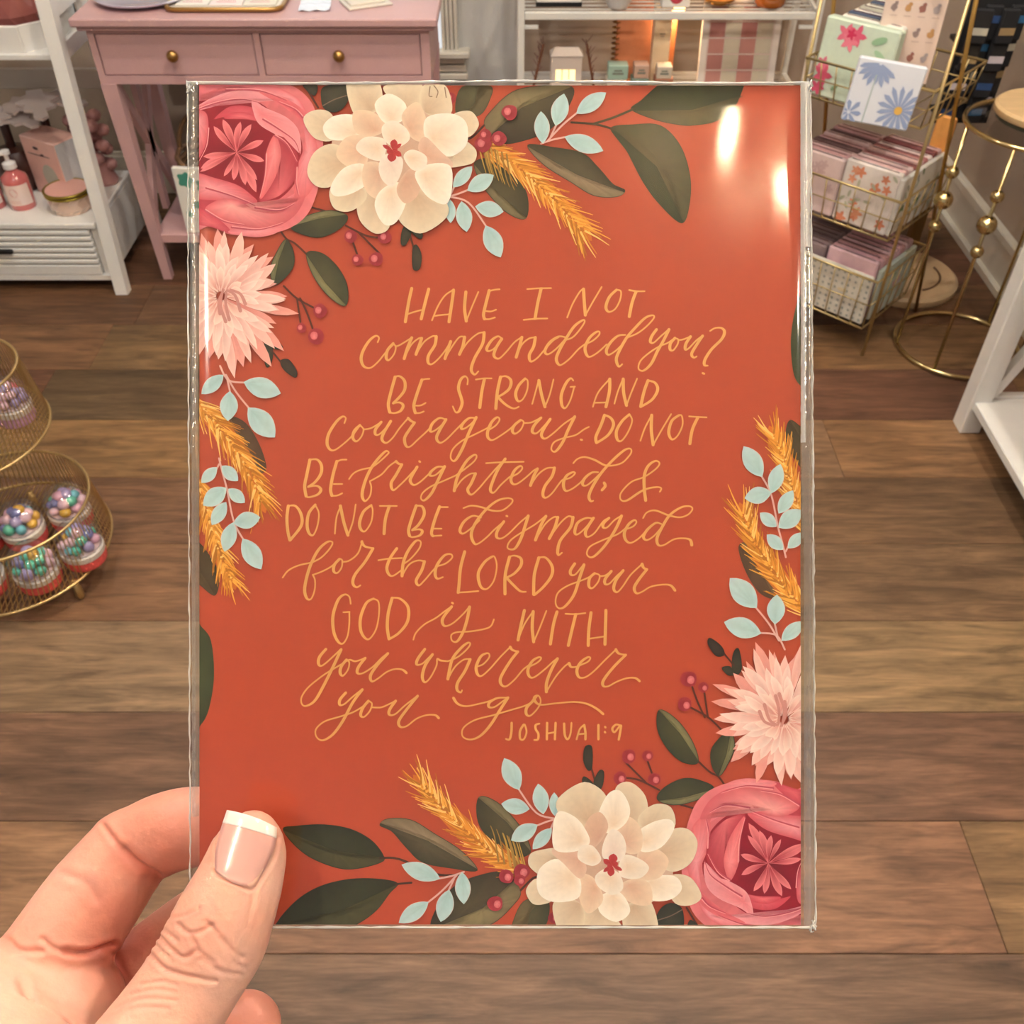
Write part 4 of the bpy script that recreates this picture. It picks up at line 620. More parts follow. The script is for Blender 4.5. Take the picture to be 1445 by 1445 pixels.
    cre = [  # (polyline, width px, depth mm, thumb only)
      (z6((715, 880), (765, 935), (830, 985), (885, 955)), 3.0, .55, 1), (z6((870, 895), (905, 960), (965, 1005)), 3.0, .5, 1), (z6((685, 970), (740, 1030), (830, 1062), (975, 1090)), 3.2, .6, 1),
      (z6((810, 835), (850, 870), (905, 868), (960, 835)), 3.2, .45, 1), (z6((905, 990), (1000, 1045), (1090, 1062)), 3.0, .42, 1), (z6((930, 820), (990, 880), (1060, 960), (1100, 985)), 3.4, .4, 1),
      (z6((640, 1105), (740, 1092), (800, 1110)), 2.6, .28, 1), (z6((590, 1150), (700, 1128), (790, 1140)), 2.6, .25, 1), (z6((520, 1215), (650, 1170), (800, 1180)), 2.8, .22, 1), (z6((745, 860), (800, 905)), 2.8, .35, 1), (z6((1150, 672), (1140, 740), (1120, 850)), 3.5, .12, 1),
      (z6((970, 590), (980, 605), (1060, 640), (1120, 672), (1155, 668), (1200, 600), (1245, 520), (1262, 440)), 2.6, .5, 1), (z6((985, 560), (975, 470), (1005, 390)), 2.4, .4, 1),
      (z6((560, 500), (640, 575), (722, 622)), 6.5, .6, 0), (z6((300, 955), (400, 962), (515, 925)), 5, .9, 0), (z6((505, 960), (545, 1020), (575, 1090)), 6, .5, 0), (z6((840, 560), (800, 600)), 3, .1, 1), (z6((760, 800), (830, 795), (900, 760)), 2.6, .22, 1), (z6((700, 925), (770, 985)), 2.4, .3, 1), (z6((1000, 900), (1060, 1000), (1110, 1030)), 3, .25, 1), (z6((470, 1260), (620, 1210), (760, 1215)), 3, .2, 1),
      (z6((468, 385), (500, 430), (560, 500), (620, 560), (715, 612)), 4.0, .5, 0), (z6((190, 900), (250, 945), (360, 965), (440, 955), (510, 925)), 4.0, .5, 0), (z6((40, 905), (90, 950), (190, 955)), 4, .5, 0), (z6((100, 1100), (130, 1180), (160, 1260)), 6, .5, 0), (z6((0, 1232), (90, 1236), (280, 1275), (360, 1300)), 5, .7, 0), (z6((280, 600), (380, 640), (440, 720)), 6, .25, 0)]
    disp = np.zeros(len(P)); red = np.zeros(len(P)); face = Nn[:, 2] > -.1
    for line, wpx, dep, th in cre:
        Q = np.array(catmull(line, False, 5)); dm = np.full(len(P), 1e9)
        for a, b_ in zip(Q, Q[1:]):
            d = b_ - a; t = np.clip(((pxx - a[0]) * d[0] + (pyy - a[1]) * d[1]) / (d @ d + 1e-9), 0, 1); dm = np.minimum(dm, np.hypot(pxx - a[0] - t * d[0], pyy - a[1] - t * d[1]))
        sel = face & (isthumb if th else (P[:, 2] < .012)); g = np.exp(-(dm / wpx) ** 2) - .18 * np.exp(-((dm - wpx * 2.2) / (wpx * 1.1)) ** 2); disp -= np.where(sel, g * dep * (.85 if th else 1), 0) / 1000
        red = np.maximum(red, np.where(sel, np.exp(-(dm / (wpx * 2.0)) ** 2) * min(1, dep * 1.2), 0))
    P2 = P + Nn * disp[:, None]
    for v, p in zip(bm.verts, P2): v.co = p
    # skin tone: warm base, redder on finger pads and in creases, painted red shade on the palm by the thumb, paler over the thumb knuckle
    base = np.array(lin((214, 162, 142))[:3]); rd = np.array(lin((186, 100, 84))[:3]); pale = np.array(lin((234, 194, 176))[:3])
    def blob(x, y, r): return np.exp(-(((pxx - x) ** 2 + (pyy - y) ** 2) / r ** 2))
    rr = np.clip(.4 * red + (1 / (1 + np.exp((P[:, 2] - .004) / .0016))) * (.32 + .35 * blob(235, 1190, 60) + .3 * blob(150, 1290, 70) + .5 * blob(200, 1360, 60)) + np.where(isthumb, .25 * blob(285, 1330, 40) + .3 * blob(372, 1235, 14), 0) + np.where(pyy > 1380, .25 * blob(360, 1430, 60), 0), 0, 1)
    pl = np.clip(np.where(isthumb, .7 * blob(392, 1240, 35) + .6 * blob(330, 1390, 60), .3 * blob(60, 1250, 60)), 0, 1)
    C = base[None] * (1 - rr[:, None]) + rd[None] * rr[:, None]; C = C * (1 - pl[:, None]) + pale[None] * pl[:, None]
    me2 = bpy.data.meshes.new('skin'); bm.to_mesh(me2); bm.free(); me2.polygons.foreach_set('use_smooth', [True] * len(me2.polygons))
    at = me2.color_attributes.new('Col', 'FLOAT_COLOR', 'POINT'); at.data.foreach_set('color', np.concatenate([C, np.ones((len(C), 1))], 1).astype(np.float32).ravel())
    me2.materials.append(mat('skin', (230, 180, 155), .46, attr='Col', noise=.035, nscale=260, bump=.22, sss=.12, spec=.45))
    t = thing('hand', 'left hand with a pale-tipped manicured thumbnail holding the sleeve by its lower left corner', 'hand', card_loc, rot=(R(90) - TH, 0, 0))
    o = bpy.data.objects.new('skin', me2); COL.objects.link(o); o.parent = t
    # nail: rows across from cuticle to free edge, raised over the thumb surface
    Lf = catmull([(303.5, 1228), (303, 1205), (310, 1174), (320, 1143)], False, 6); Rg = catmull([(360, 1251), (374, 1226), (388, 1194), (391, 1168)], False, 6); n_ = len(Lf)
    def zs_(x, y):
        z = 26.0
        for _ in range(60):
            s_ = (202 - z) / F
            v = float(total(np.float64((x - CX) * s_), np.float64(-(y - CY) * s_), np.float64(z)))
            if v < .02: break
            z -= max(v * .8, .02)
        return z
    rows = []; M_ = 12
    mid0 = (np.array(Lf[3]) + np.array(Rg[3])) / 2; mid1 = (np.array(Lf[12]) + np.array(Rg[12])) / 2; za, zb = zs_(*mid0), zs_(*mid1)
    def grid(j0, j1, lift):
        vs = []; rws = 0
        for j in np.linspace(j0, j1, 13):
            i0 = int(min(j * (n_ - 1), n_ - 2)); fr_ = j * (n_ - 1) - i0; a = np.array(Lf[i0]) * (1 - fr_) + np.array(Lf[i0 + 1]) * fr_; b_ = np.array(Rg[i0]) * (1 - fr_) + np.array(Rg[i0 + 1]) * fr_
            zc = za + (zb - za) * (j - .17) / .5 + .32 + lift; rws += 1
            for i in range(M_ + 1):
                u = i / M_ * 2 - 1; p = (a + b_) / 2 + (b_ - a) / 2 * u; d_ = (b_ - a)[::-1] * np.array([-1, 1]) / np.hypot(*(b_ - a))
                bow = (1 - u * u) * (8 if j < .12 else 0) * max(0, 1 - j / .3) * 1.0
                p = p - np.array([-(Lf[-1] - Lf[0])[0], -(Lf[-1] - Lf[0])[1]]) / 88 * (-(bow)) * -1 if False else p + (mid0 - mid1) / np.hypot(*(mid0 - mid1)) * (1 - u * u) * 7 * (1 - j)
                p = p - (mid0 - mid1) / np.hypot(*(mid0 - mid1)) * (1 - u * u) * 3.5 * j
                z = zc + .2 - 1.15 * u * u - .35 * u ** 4
                s_ = (202 - z) / F; vs.append(((p[0] - CX) * s_ / 1000, -(p[1] - CY) * s_ / 1000, z / 1000))
        return vs, [(r_ * (M_ + 1) + i, r_ * (M_ + 1) + i + 1, (r_ + 1) * (M_ + 1) + i + 1, (r_ + 1) * (M_ + 1) + i) for r_ in range(12) for i in range(M_)]
    nm_ = mat('nail_plate', (226, 172, 162), .22, spec=.5, coat=.15, sss=.1); tm_ = mat('nail_tip_white', (250, 240, 232), .14, coat=1.0)
    for nm, a, b_, m_, lf in [('thumbnail', 0, 1, nm_, 0), ('nail_tip', .79, 1.0, tm_, .05)]:
        o = MB().add(*grid(a, b_, lf)).build(nm, m_, t, smooth=True); md = o.modifiers.new('s', 'SOLIDIFY'); md.thickness = .0004; md.offset = -1
        if nm == 'nail_tip': o['label'] = 'white free edge of the thumbnail'
hand()
# ------------------------------------------------------------------ furniture helpers
def bw(mb, name, m, t, **k):
    """build a part given in room coordinates under an unrotated thing"""
    l = t.location if not t.parent else t.parent.location
    mb.v = [(v[0] - l[0], v[1] - l[1], v[2] - l[2]) for v in mb.v]
    return mb.build(name, m, t, **k)
def bar(mb, a, b_, w_, h_, up=(0, 0, 1)):
    a, b_ = Vector(a), Vector(b_); d = (b_ - a).normalized(); s_ = d.cross(Vector(up)).normalized(); u_ = s_.cross(d); vs = []
    for p in (a, b_):
        for i, j in ((-1, -1), (1, -1), (1, 1), (-1, 1)): vs.append(p + s_ * i * w_ / 2 + u_ * j * h_ / 2)
    mb.add(vs, [(3, 2, 1, 0), (4, 5, 6, 7), (0, 1, 5, 4), (1, 2, 6, 5), (2, 3, 7, 6), (3, 0, 4, 7)]); return mb
# ---- pink console table
t = thing('console_table', 'dusty pink two-drawer console table with round brass knobs', 'table', (-.66, 2.82, 0)); tcon = t
bw(MB().box((-1.127, 2.618, .737), (-.19, 3.02, .757), bev=.003).box((-1.117, 2.63, .725), (-.2, 3.01, .737), bev=.002), 'tabletop', PINK, t)
q = MB(); fy, ft = 2.645, .018
q.box((-1.1, fy, .715), (-.215, fy + ft, .726)).box((-1.1, fy, .588), (-.215, fy + ft, .609)).box((-.672, fy, .609), (-.655, fy + ft, .715)).box((-1.1, fy, .609), (-1.083, fy + ft, .715)).box((-.238, fy, .609), (-.215, fy + ft, .715))
q.box((-1.1, fy + ft, .588), (-1.082, 2.985, .726)).box((-.233, fy + ft, .588), (-.215, 2.985, .726)).box((-1.08, 2.967, .588), (-.235, 2.985, .726))
bw(q, 'apron', PINK, t)
for x0, x1 in ((-1.081, -.674), (-.653, -.240)):
    d = bw(MB().box((x0, 2.648, .611), (x1, 2.664, .713), bev=.0015).box((x0 + .01, 2.664, .615), (x1 - .01, 2.94, .7)), 'drawer', PINK, t)
    xc = -.886 if x0 < -1 else -.452
    k_ = MB(); M = Matrix.Translation((xc, 2.648, .664)) @ Matrix.Rotation(R(90), 4, 'X')
    k_.lathe([(.006, 0), (.006, .008), (.013, .013), (.0155, .02), (.013, .027), (.006, .031), (0, .032)], n=18, M=M); bw(k_, 'knob', BRASS, d, smooth=True); 
for x, y, ix in ((-1.08, 2.664, 1), (-.234, 2.664, -1), (-1.08, 2.965, 1), (-.234, 2.965, -1)):
    q = MB(); vs = []
    for z, w_, sh in ((0, .026, .012), (.588, .042, 0)):
        for i, j in ((-1, -1), (1, -1), (1, 1), (-1, 1)): vs.append((x + ix * sh + i * w_ / 2, y + j * w_ / 2, z))
    q.add(vs, [(3, 2, 1, 0), (4, 5, 6, 7), (0, 1, 5, 4), (1, 2, 6, 5), (2, 3, 7, 6), (3, 0, 4, 7)]); bw(q, 'leg', PINK, t)
bw(MB().box((-1.075, 2.66, .118), (-.24, 2.965, .145), bev=.002), 'lower_shelf', PINK, t)
for x in (-1.075, -.24):
    for a, b_ in (((x, 2.68, .16), (x, 2.95, .57)), ((x, 2.95, .16), (x, 2.68, .57)), ((x, 2.815, .16), (x, 2.815, .57))):
        bw(bar(MB(), a, b_, .03, .016, up=(1, 0, 0)), 'cross_brace', PINK, t)
# wicker basket on the lower shelf with a boxed tea towel set
wick = mat('wicker', (122, 92, 62), .8, noise=.25, nscale=90, bump=.5)
t = thing('wicker_basket', 'round brown wicker basket on the pink console lower shelf', 'basket', (-.86, 2.81, .146))
q = MB()
for k in range(11):
    z = .008 + k * .018; r_ = .115 + .02 * k / 10; q.tube([(r_ * math.cos(a) + random.uniform(-.002, .002), r_ * math.sin(a), z + .004 * math.sin(9 * a + k * math.pi)) for a in np.linspace(0, 2 * math.pi, 40)[:-1]], .0075, 6, closed=True)
q.build('woven_wall', wick, t, smooth=True); MB().lathe([(0, .002), (.115, .002), (.115, .008), (0, .008)], n=24).build('basket_base', wick, t)
q = MB().tube([(.135 * math.cos(a), .02, .19 + .13 * math.sin(a)) for a in np.linspace(0, math.pi, 20)], .007, 6); q.build('basket_handle', wick, t, smooth=True)
t = thing('boxed_towel', 'white box with teal flower print leaning on the wicker basket', 'box', (-.925, 2.675, .146), rotz=R(-6))
MB().box((-.055, -.008, 0), (.075, .008, .20), bev=.002).build('box_body', mat('white_card', (232, 230, 222), .6), t)
teal = mat('teal_print', (70, 148, 128), .6); q = MB()
for cx_, cz, r_ in ((-.02, .165, .022), (.03, .15, .02), (.0, .09, .012), (-.03, .06, .010)): q.add([(cx_ + r_ * (1 + .18 * math.cos(5 * a)) * math.cos(a), -.0085, cz + r_ * (1 + .18 * math.cos(5 * a)) * math.sin(a)) for a in np.linspace(0, 2 * math.pi, 25)[:-1]], [tuple(range(24))])
tag(q.build('printed_flowers', teal, t), kind='stuff')
# things on the console
glassc = film_mat('clear_glass', (.97, .98, .98), .03, .06)
t = thing('glass_plate', 'lavender edged glass plate at the left end of the pink console', 'plate', (-.98, 2.79, .757))
MB().lathe([(0, .004), (.09, .004), (.125, .012), (.128, .016), (.124, .0165), (.088, .008), (0, .008)], n=40).build('plate_dish', mat('lavender_glass', (212, 206, 226), .08, spec=.8, coat=1), t, smooth='auto')
t = thing('gold_tray', 'rounded cream tray with dark gold rim on the console', 'tray', (-.745, 2.77, .757))
def rrect(w_, h_, r_, n=6): return [(sx * (w_ / 2 - r_) + r_ * math.cos(a0 + a), sy * (h_ / 2 - r_) + r_ * math.sin(a0 + a)) for sx, sy, a0 in ((1, 1, 0), (-1, 1, math.pi / 2), (-1, -1, math.pi), (1, -1, 1.5 * math.pi)) for a in np.linspace(0, math.pi / 2, n)]
rr_ = rrect(.30, .2, .03); q = MB(); q.tube([(x, y, .008) for x, y in rr_], .006, 6, closed=True); q.build('tray_rim', BRASS, t, smooth=True)
q = MB(); n_ = len(rr_); q.add([(x, y, .002) for x, y in rr_] + [(x, y, .005) for x, y in rr_], [tuple(range(n_ - 1, -1, -1)), tuple(range(n_, 2 * n_))] + [(i, (i + 1) % n_, (i + 1) % n_ + n_, i + n_) for i in range(n_)]); q.build('tray_floor', mat('cream_enamel', (226, 218, 204), .3), t)
inkm = mat('pink_ink', (206, 120, 130), .7)
for k, (x, c_, lb) in enumerate(((-.088, (236, 232, 222), 'cream'), (.0, (240, 226, 222), 'blush lettered'), (.088, (230, 224, 210), 'ivory'))):
    q = thing('small_card', lb + ' small card lying on the gold rimmed tray', 'card', (-.745 + x, 2.765, .7625), group=None)
    MB().box((-.042, -.055, 0), (.042, .055, .0035), bev=.0006).build('card_face', mat('card_' + str(k), c_, .7), q)
    m_ = MB(); [m_.box((-.028 + .003 * i, -.035 + .016 * i, .0035), (.024 - .004 * i, -.031 + .016 * i, .0037)) for i in range(4)]; m_.build('card_writing', inkm, q)
t = thing('tissue_packet', 'folded cream tissue packet at the right of the console top', 'packet', (-.385, 2.75, .757), rotz=R(25))
MB().box((-.06, -.045, 0), (.06, .045, .006), bev=.002).box((-.05, -.03, .006), (.045, .045, .011), bev=.002).build('paper_fold', mat('tissue', (224, 216, 202), .7), t)
t = thing('clear_bag', 'glossy clear bag lying beside the gold tray', 'bag', (-.515, 2.73, .757), rotz=R(5))
q = MB(); vs = [(-.04 + .08 * i / 8, -.05 + .12 * j / 8, .003 + .002 * math.sin(i * 1.7 + j) + .001 * math.sin(j * 2.3)) for j in range(9) for i in range(9)]
q.add(vs, [(j * 9 + i, j * 9 + i + 1, j * 9 + 10 + i, j * 9 + 9 + i) for j in range(8) for i in range(8)]); q.build('bag_film', mat('glossy_bag', (225, 232, 240), .06, spec=1, coat=1), t, smooth=True)
# ---- white shelf unit at left
t = thing('shelf_unit', 'white wooden shelf unit with leaning posts and a slatted bottom drawer', 'shelf', (-1.5, 2.75, 0)); tsh = t
for nm, a, b_ in (('post', (-1.182, 2.572, 0), (-1.19, 2.70, 1.15)), ('post', (-1.182, 2.96, 0), (-1.19, 2.86, 1.15)), ('post', (-2.0, 2.572, 0), (-1.99, 2.70, 1.15)), ('post', (-2.0, 2.96, 0), (-1.99, 2.86, 1.15))):
    bw(bar(MB(), a, b_, .036, .036, up=(0, 1, 0)), nm, WHITE, t)
bw(MB().box((-1.98, 2.585, .20), (-1.212, 2.95, .217), bev=.003).box((-1.98, 2.585, .035), (-1.212, 2.95, .05)).box((-1.232, 2.60, .05), (-1.212, 2.95, .2)).box((-1.98, 2.60, .05), (-1.96, 2.95, .2)).box((-1.96, 2.93, .05), (-1.232, 2.95, .2)), 'drawer_case', WHITE, t)
dr = bw(MB().box((-1.955, 2.60, .054), (-1.236, 2.9, .196)), 'drawer', WHITE, t)
for k in range(6):
    z0 = .088 + k * .0185; q = MB(); q.box((-1.955, 2.586, z0), (-1.236, 2.602, z0 + .0135), bev=.003); bw(q, 'drawer_slat', WHITE, dr)
q = MB().box((-1.955, 2.586, .052), (-1.236, 2.602, .083), bev=.002); bw(q, 'drawer_rail', WHITE, dr)
bw(MB().box((-1.60, 2.572, .126), (-1.475, 2.586, .139), bev=.003), 'handle', mat('black_metal', (18, 18, 20), .4), dr)
bw(MB().box((-1.98, 2.655, .645), (-1.205, 2.93, .66), bev=.002), 'shelf_board', WHITE, t)
q = MB(); q.box((-1.97, 2.665, .66), (-1.285, 2.678, .725), bev=.002); bar(q, (-1.287, 2.672, .6925), (-1.232, 2.72, .6925), .013, .065); q.box((-1.238, 2.715, .66), (-1.225, 2.92, .725)); q.box((-1.97, 2.91, .66), (-1.225, 2.922, .725)); bw(q, 'tray_rail', WHITE, t)
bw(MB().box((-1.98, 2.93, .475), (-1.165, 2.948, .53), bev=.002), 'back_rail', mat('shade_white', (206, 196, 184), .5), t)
for z in (.66, .76): bw(bar(MB(), (-1.19, 2.69, z), (-1.19, 2.9, z + .0), .016, .04), 'side_rail', WHITE, t)
# goods on the shelf unit
DK = .217
rosa = mat('pink_glass', (204, 106, 104), .08, spec=.8, coat=1); lab = mat('blush_label', (236, 214, 206), .6); wcap = mat('white_cap', (236, 232, 228), .35)
def bottle(x, y, label, group=None):
    t = thing('pump_bottle', label, 'bottle', (x, y, DK), group=group)
    MB().lathe([(0, 0), (.034, 0), (.037, .004), (.037, .085), (.034, .096), (.018, .108), (.014, .112), (.014, .118), (0, .118)], n=24).build('bottle_body', rosa, t, smooth='auto')
    q = MB(); n_ = 12; a0, a1 = R(-165), R(-15)
    vs = [(.0376 * math.cos(a), .0376 * math.sin(a), z) for z in (.018, .078) for a in np.linspace(a0, a1, n_ + 1)]; q.add(vs, [(i, i + 1, n_ + 2 + i, n_ + 1 + i) for i in range(n_)]); q.build('label', lab, t, smooth=True)
    q = MB(); q.add([(.0379 * math.cos(R(-90) + .32 * math.cos(b_)), .0379 * math.sin(R(-90) + .32 * math.cos(b_)), .056 + .013 * math.sin(b_)) for b_ in np.linspace(0, 2 * math.pi, 17)[:-1]], [tuple(range(16))])
    for i in range(3): q.add([(.0379 * math.cos(a), .0379 * math.sin(a), z) for z in (.030 - i * .004, .0315 - i * .004) for a in np.linspace(R(-115), R(-70), 6)], [(j, j + 1, 7 + j, 6 + j) for j in range(5)])
    q.build('label_print', mat('label_print', (222, 176, 168), .6), t)
    MB().lathe([(.016, .116), (.019, .118), (.019, .132), (.012, .136), (.006, .138), (.006, .156), (.013, .158), (.013, .168), (0, .170)], n=18).tube([(0, 0, .163), (-.012, -.022, .164), (-.016, -.034, .158)], .005, 8).build('pump', wcap, t, smooth='auto')
bottle(-1.455, 2.70, 'pink pump bottle with white pump at the shelf front edge beside the pink box')
bottle(-1.545, 2.70, 'pink pump bottle at the left picture edge on the white shelf')
t = thing('gold_rim_jar', 'low cut-glass jar with a gold rim in front of the pink box', 'jar', (-1.305, 2.685, DK)); t.scale = (1.17, 1.17, 1.1)
q = MB(); n_ = 14; P_ = []
for z, r_ in ((0, .046), (.014, .052), (.03, .052), (.044, .053)):
    for k in range(n_): a = 2 * math.pi * (k + (.5 if z in (.014, .044) else 0)) / n_; P_.append((r_ * math.cos(a), r_ * math.sin(a), z))
fs = [tuple(range(n_ - 1, -1, -1))]
for rI in range(3):
    for k in range(n_): a, b_, c_, d_ = rI * n_ + k, rI * n_ + (k + 1) % n_, (rI + 1) * n_ + (k + 1) % n_, (rI + 1) * n_ + k; fs += [(a, b_, c_), (a, c_, d_)]
q.add(P_, fs); q.build('cut_glass_body', mat('blush_glass', (226, 196, 176), .12, coat=1), t)
MB().tube([(.054 * math.cos(a), .054 * math.sin(a), .047) for a in np.linspace(0, 2 * math.pi, 33)[:-1]], .0035, 8, closed=True).tube([(.055 * math.cos(a), .055 * math.sin(a), .056) for a in np.linspace(0, 2 * math.pi, 33)[:-1]], .0035, 8, closed=True).build('gold_rim', mat('olive_gold', (158, 138, 52), .3, metal=.8), t, smooth=True)
MB().lathe([(0, .05), (.052, .05), (.052, .058), (0, .058)], n=24).build('lid', mat('blush_lid', (222, 170, 158), .5), t)
t = thing('gift_box', 'blush pink gift box with pale round window behind the gold rimmed jar', 'box', (-1.362, 2.80, DK), rotz=R(-30)); t.scale = (1.2, 1.3, 1.2)
MB().box((-.062, -.035, 0), (.062, .035, .145), bev=.002).build('box_body', mat('blush_card', (234, 190, 178), .6, noise=.05, nscale=60), t)
MB().box((.0622, -.034, .002), (.0632, .034, .142)).build('side_panel', mat('silver_card', (214, 216, 216), .35), t)
q = MB().add([(.012 + .026 * math.cos(a), -.0354, .055 + .03 * math.sin(a)) for a in np.linspace(0, 2 * math.pi, 25)[:-1]], [tuple(range(24))]); q.build('round_window', mat('sage_print', (190, 190, 176), .6), t)
q = MB(); 
for x, z, w_, h_ in ((-.012, .122, .010, .004), (.006, .108, .006, .003), (-.02, .105, .03, .0012), (.014, .106, .02, .0012)): q.add([(x + w_ * math.cos(a), -.0356, z + h_ * math.sin(a)) for a in np.linspace(0, 2 * math.pi, 13)[:-1]], [tuple(range(12))])
q.build('dark_print', mat('dark_print', (84, 60, 58), .6), t)
brown = mat('dark_brown_ceramic', (62, 32, 26), .35, noise=.2, nscale=40); wl = mat('white_leaf_ceramic', (216, 204, 200), .5)
for i, (x, y, z, sc, lb) in enumerate(((-1.50, 2.83, DK, 1.0, 'dark brown pot with white antler-like leaves at the left picture edge'), (-1.40, 2.88, DK, 1.12, 'dark brown pot with white antler-like leaves behind the pink gift box'))):
    t = thing('leafy_pot', lb, 'pot', (x, y, z)); MB().lathe([(0, 0), (.045 * sc, 0), (.064 * sc, .04), (.064 * sc, .085), (.045 * sc, .12), (0, .13)], n=20).build('pot', brown, t, smooth='auto')
    for k in range(3):
        q = MB(); a0 = R(-165 + k * 75 + i * 25); L_ = .075 * sc; tw = Matrix.Rotation(a0, 4, 'Z') @ Matrix.Translation((.0, 0, .225 * sc + .012 * (k % 2))) @ Matrix.Rotation(R(14), 4, 'Y') @ Matrix.Scale(1.55, 4)
        ol = [(0, -.012), (.02, -.016), (.028, -.034), (.038, -.02), (.05, -.024), (.056, -.010), (.075, -.012), (.082, 0), (.075, .011), (.056, .010), (.05, .026), (.038, .018), (.028, .036), (.02, .016), (0, .012)]
        vs = [(x_ * sc, y_ * sc, zz) for zz in (0, .006) for x_, y_ in ol]; n_ = len(ol); q.add([tw @ Vector(v) for v in vs], [tuple(range(n_ - 1, -1, -1)), tuple(range(n_, 2 * n_))] + [(j, (j + 1) % n_, (j + 1) % n_ + n_, j + n_) for j in range(n_)]); q.build('lobed_leaf', wl, t)
    MB().tube([(0, 0, .09), (.004, 0, .235 * sc)], .014, 8).build('stem', brown, t, smooth=True)
rose = mat('rose_ceramic', (194, 144, 140), .45, noise=.08, nscale=40)
for i, (x, y, hh, lb) in enumerate(((-1.305, 2.90, .2, 'dusty rose petalled ornament behind the pink gift box'), (-1.255, 2.86, .23, 'tall dusty rose petalled ornament between shelf post and console leg'))):
    t = thing('petal_ornament', lb, 'ornament', (x, y, DK)); MB().lathe([(0, 0), (.03, 0), (.036, .01), (.026, .04), (.03, .07), (0, .08)], n=16).build('base', rose, t, smooth='auto')
    q = MB()
    for k in range(13): a = k * 2.4; z = .06 + (hh - .08) * k / 12; r_ = .03 * (1 - .3 * abs(k / 12 - .5)); q.ball((r_ * math.cos(a), r_ * math.sin(a), z), .021, 10, sc=(1, 1, .85))
    q.build('petals', rose, t, smooth=True)
t = thing('candle_dish', 'shallow rose dish at the right back corner of the drawer unit', 'dish', (-1.262, 2.74, DK)); MB().lathe([(0, .003), (.026, .003), (.034, .02), (.036, .021), (.03, .002), (0, 0)], n=22).build('bowl', rose, t, smooth='auto')
t = thing('crystal_bowl', 'shiny faceted rose glass bowl on the upper tray of the white shelf', 'bowl', (-1.355, 2.80, .66)); q = MB(); n_ = 16; prof = [(.05, 0), (.085, .03), (.092, .07), (.075, .11), (.05, .13)]
P_ = [(r_ * math.cos(2 * math.pi * (k + .5 * (i % 2)) / n_), r_ * math.sin(2 * math.pi * (k + .5 * (i % 2)) / n_), z) for i, (r_, z) in enumerate(prof) for k in range(n_)]; fs = [tuple(range(n_ - 1, -1, -1))]
for rI in range(4):
    for k in range(n_): a, b_, c_, d_ = rI * n_ + k, rI * n_ + (k + 1) % n_, (rI + 1) * n_ + (k + 1) % n_, (rI + 1) * n_ + k; fs += [(a, b_, d_), (b_, c_, d_)]
q.add(P_, fs); q.build('faceted_bowl', mat('rose_crystal', (168, 96, 90), .06, metal=.35, spec=1, coat=1), t); MB().lathe([(.05, .13), (.06, .134), (.06, .14), (.045, .142), (0, .16)], n=20).build('lid', rose, t, smooth='auto')
t = dup(t, (-1.56, 2.80, .66), label='shiny faceted rose glass bowl at the left picture edge, upper tray')
# ---- tiered gold wire stand at left
t = thing('wire_stand', 'two tier gold wire stand of ribbed flared baskets at left', 'stand', (-1.08, 1.42, 0)); tws = t
GW = mat('pale_gold_wire', (204, 178, 124), .35, metal=.85)
def flare(cx_, cy_, z0, r0, z1, r1, n_, nm1, nm2, lean=(0, 0)):
    q = MB(); c0 = (cx_ - t.location[0], cy_ - t.location[1]); c1 = (c0[0] + lean[0], c0[1] + lean[1])
    A = np.linspace(0, 2 * math.pi, 65)[:-1]
    q.tube([(c0[0] + r0 * math.cos(a), c0[1] + r0 * math.sin(a), z0) for a in A], .0032, 6, closed=True); q.tube([(c1[0] + r1 * math.cos(a), c1[1] + r1 * math.sin(a), z1) for a in A], .0032, 6, closed=True); q.build(nm1, GW, t, smooth=True)
    q = MB()
    for k in range(n_): a = 2 * math.pi * k / n_; q.tube([(c0[0] + r0 * math.cos(a), c0[1] + r0 * math.sin(a), z0), (c1[0] + r1 * math.cos(a), c1[1] + r1 * math.sin(a), z1)], .0011, 4, cap=False)
    tag(q.build(nm2, GW, t), kind='stuff'); q = MB()
    for k in range(-18, 19): u = k / 19; h_ = r0 * math.sqrt(1 - u * u); q.tube([(c0[0] + u * r0, c0[1] - h_, z0), (c0[0] + u * r0, c0[1] + h_, z0)], .0011, 4, cap=False)
    tag(q.build('wire_floor', GW, t), kind='stuff')
flare(-1.07, 1.44, .055, .202, .20, .166, 120, 'basket_ring', 'basket_wires', (.04, -.025))
flare(-1.12, 1.52, .30, .172, .45, .12, 104, 'basket_ring', 'basket_wires', (.04, .0))
q = MB().tube([(-.16, .20 - .0, .165), (-.02, .33 - .16, .168)], .003, 6)
for k in range(3): a = R(-25 + k * 120); MB().lathe([(.006, 0), (.009, .01), (.006, .055)], c=(.19 * math.cos(a), .19 * math.sin(a), 0), n=10).build('foot', GW, t, smooth=True)
MB().tube([(.0, .02, .055), (-.03, .09, .31), (-.035, .1, .6)], .005, 8).build('centre_rod', GW, t, smooth=True)
beadc = [(98, 205, 178), (120, 196, 204), (232, 178, 196), (226, 178, 72), (176, 160, 200), (90, 190, 160), (238, 196, 204), (118, 122, 176)]
beadm = [mat('bead_%d' % i, c_, .25, coat=.6) for i, c_ in enumerate(beadc)]
domem = film_mat('dome_plastic', (.97, .98, 1), .05, .13); coral = mat('coral_sugar', (218, 88, 84), .55, noise=.3, nscale=160, bump=.6); band = mat('glitter_band', (222, 214, 204), .3, noise=.3, nscale=300, bump=.6, metal=.2); lav = mat('lavender_sugar', (196, 150, 176), .55, noise=.3, nscale=160)
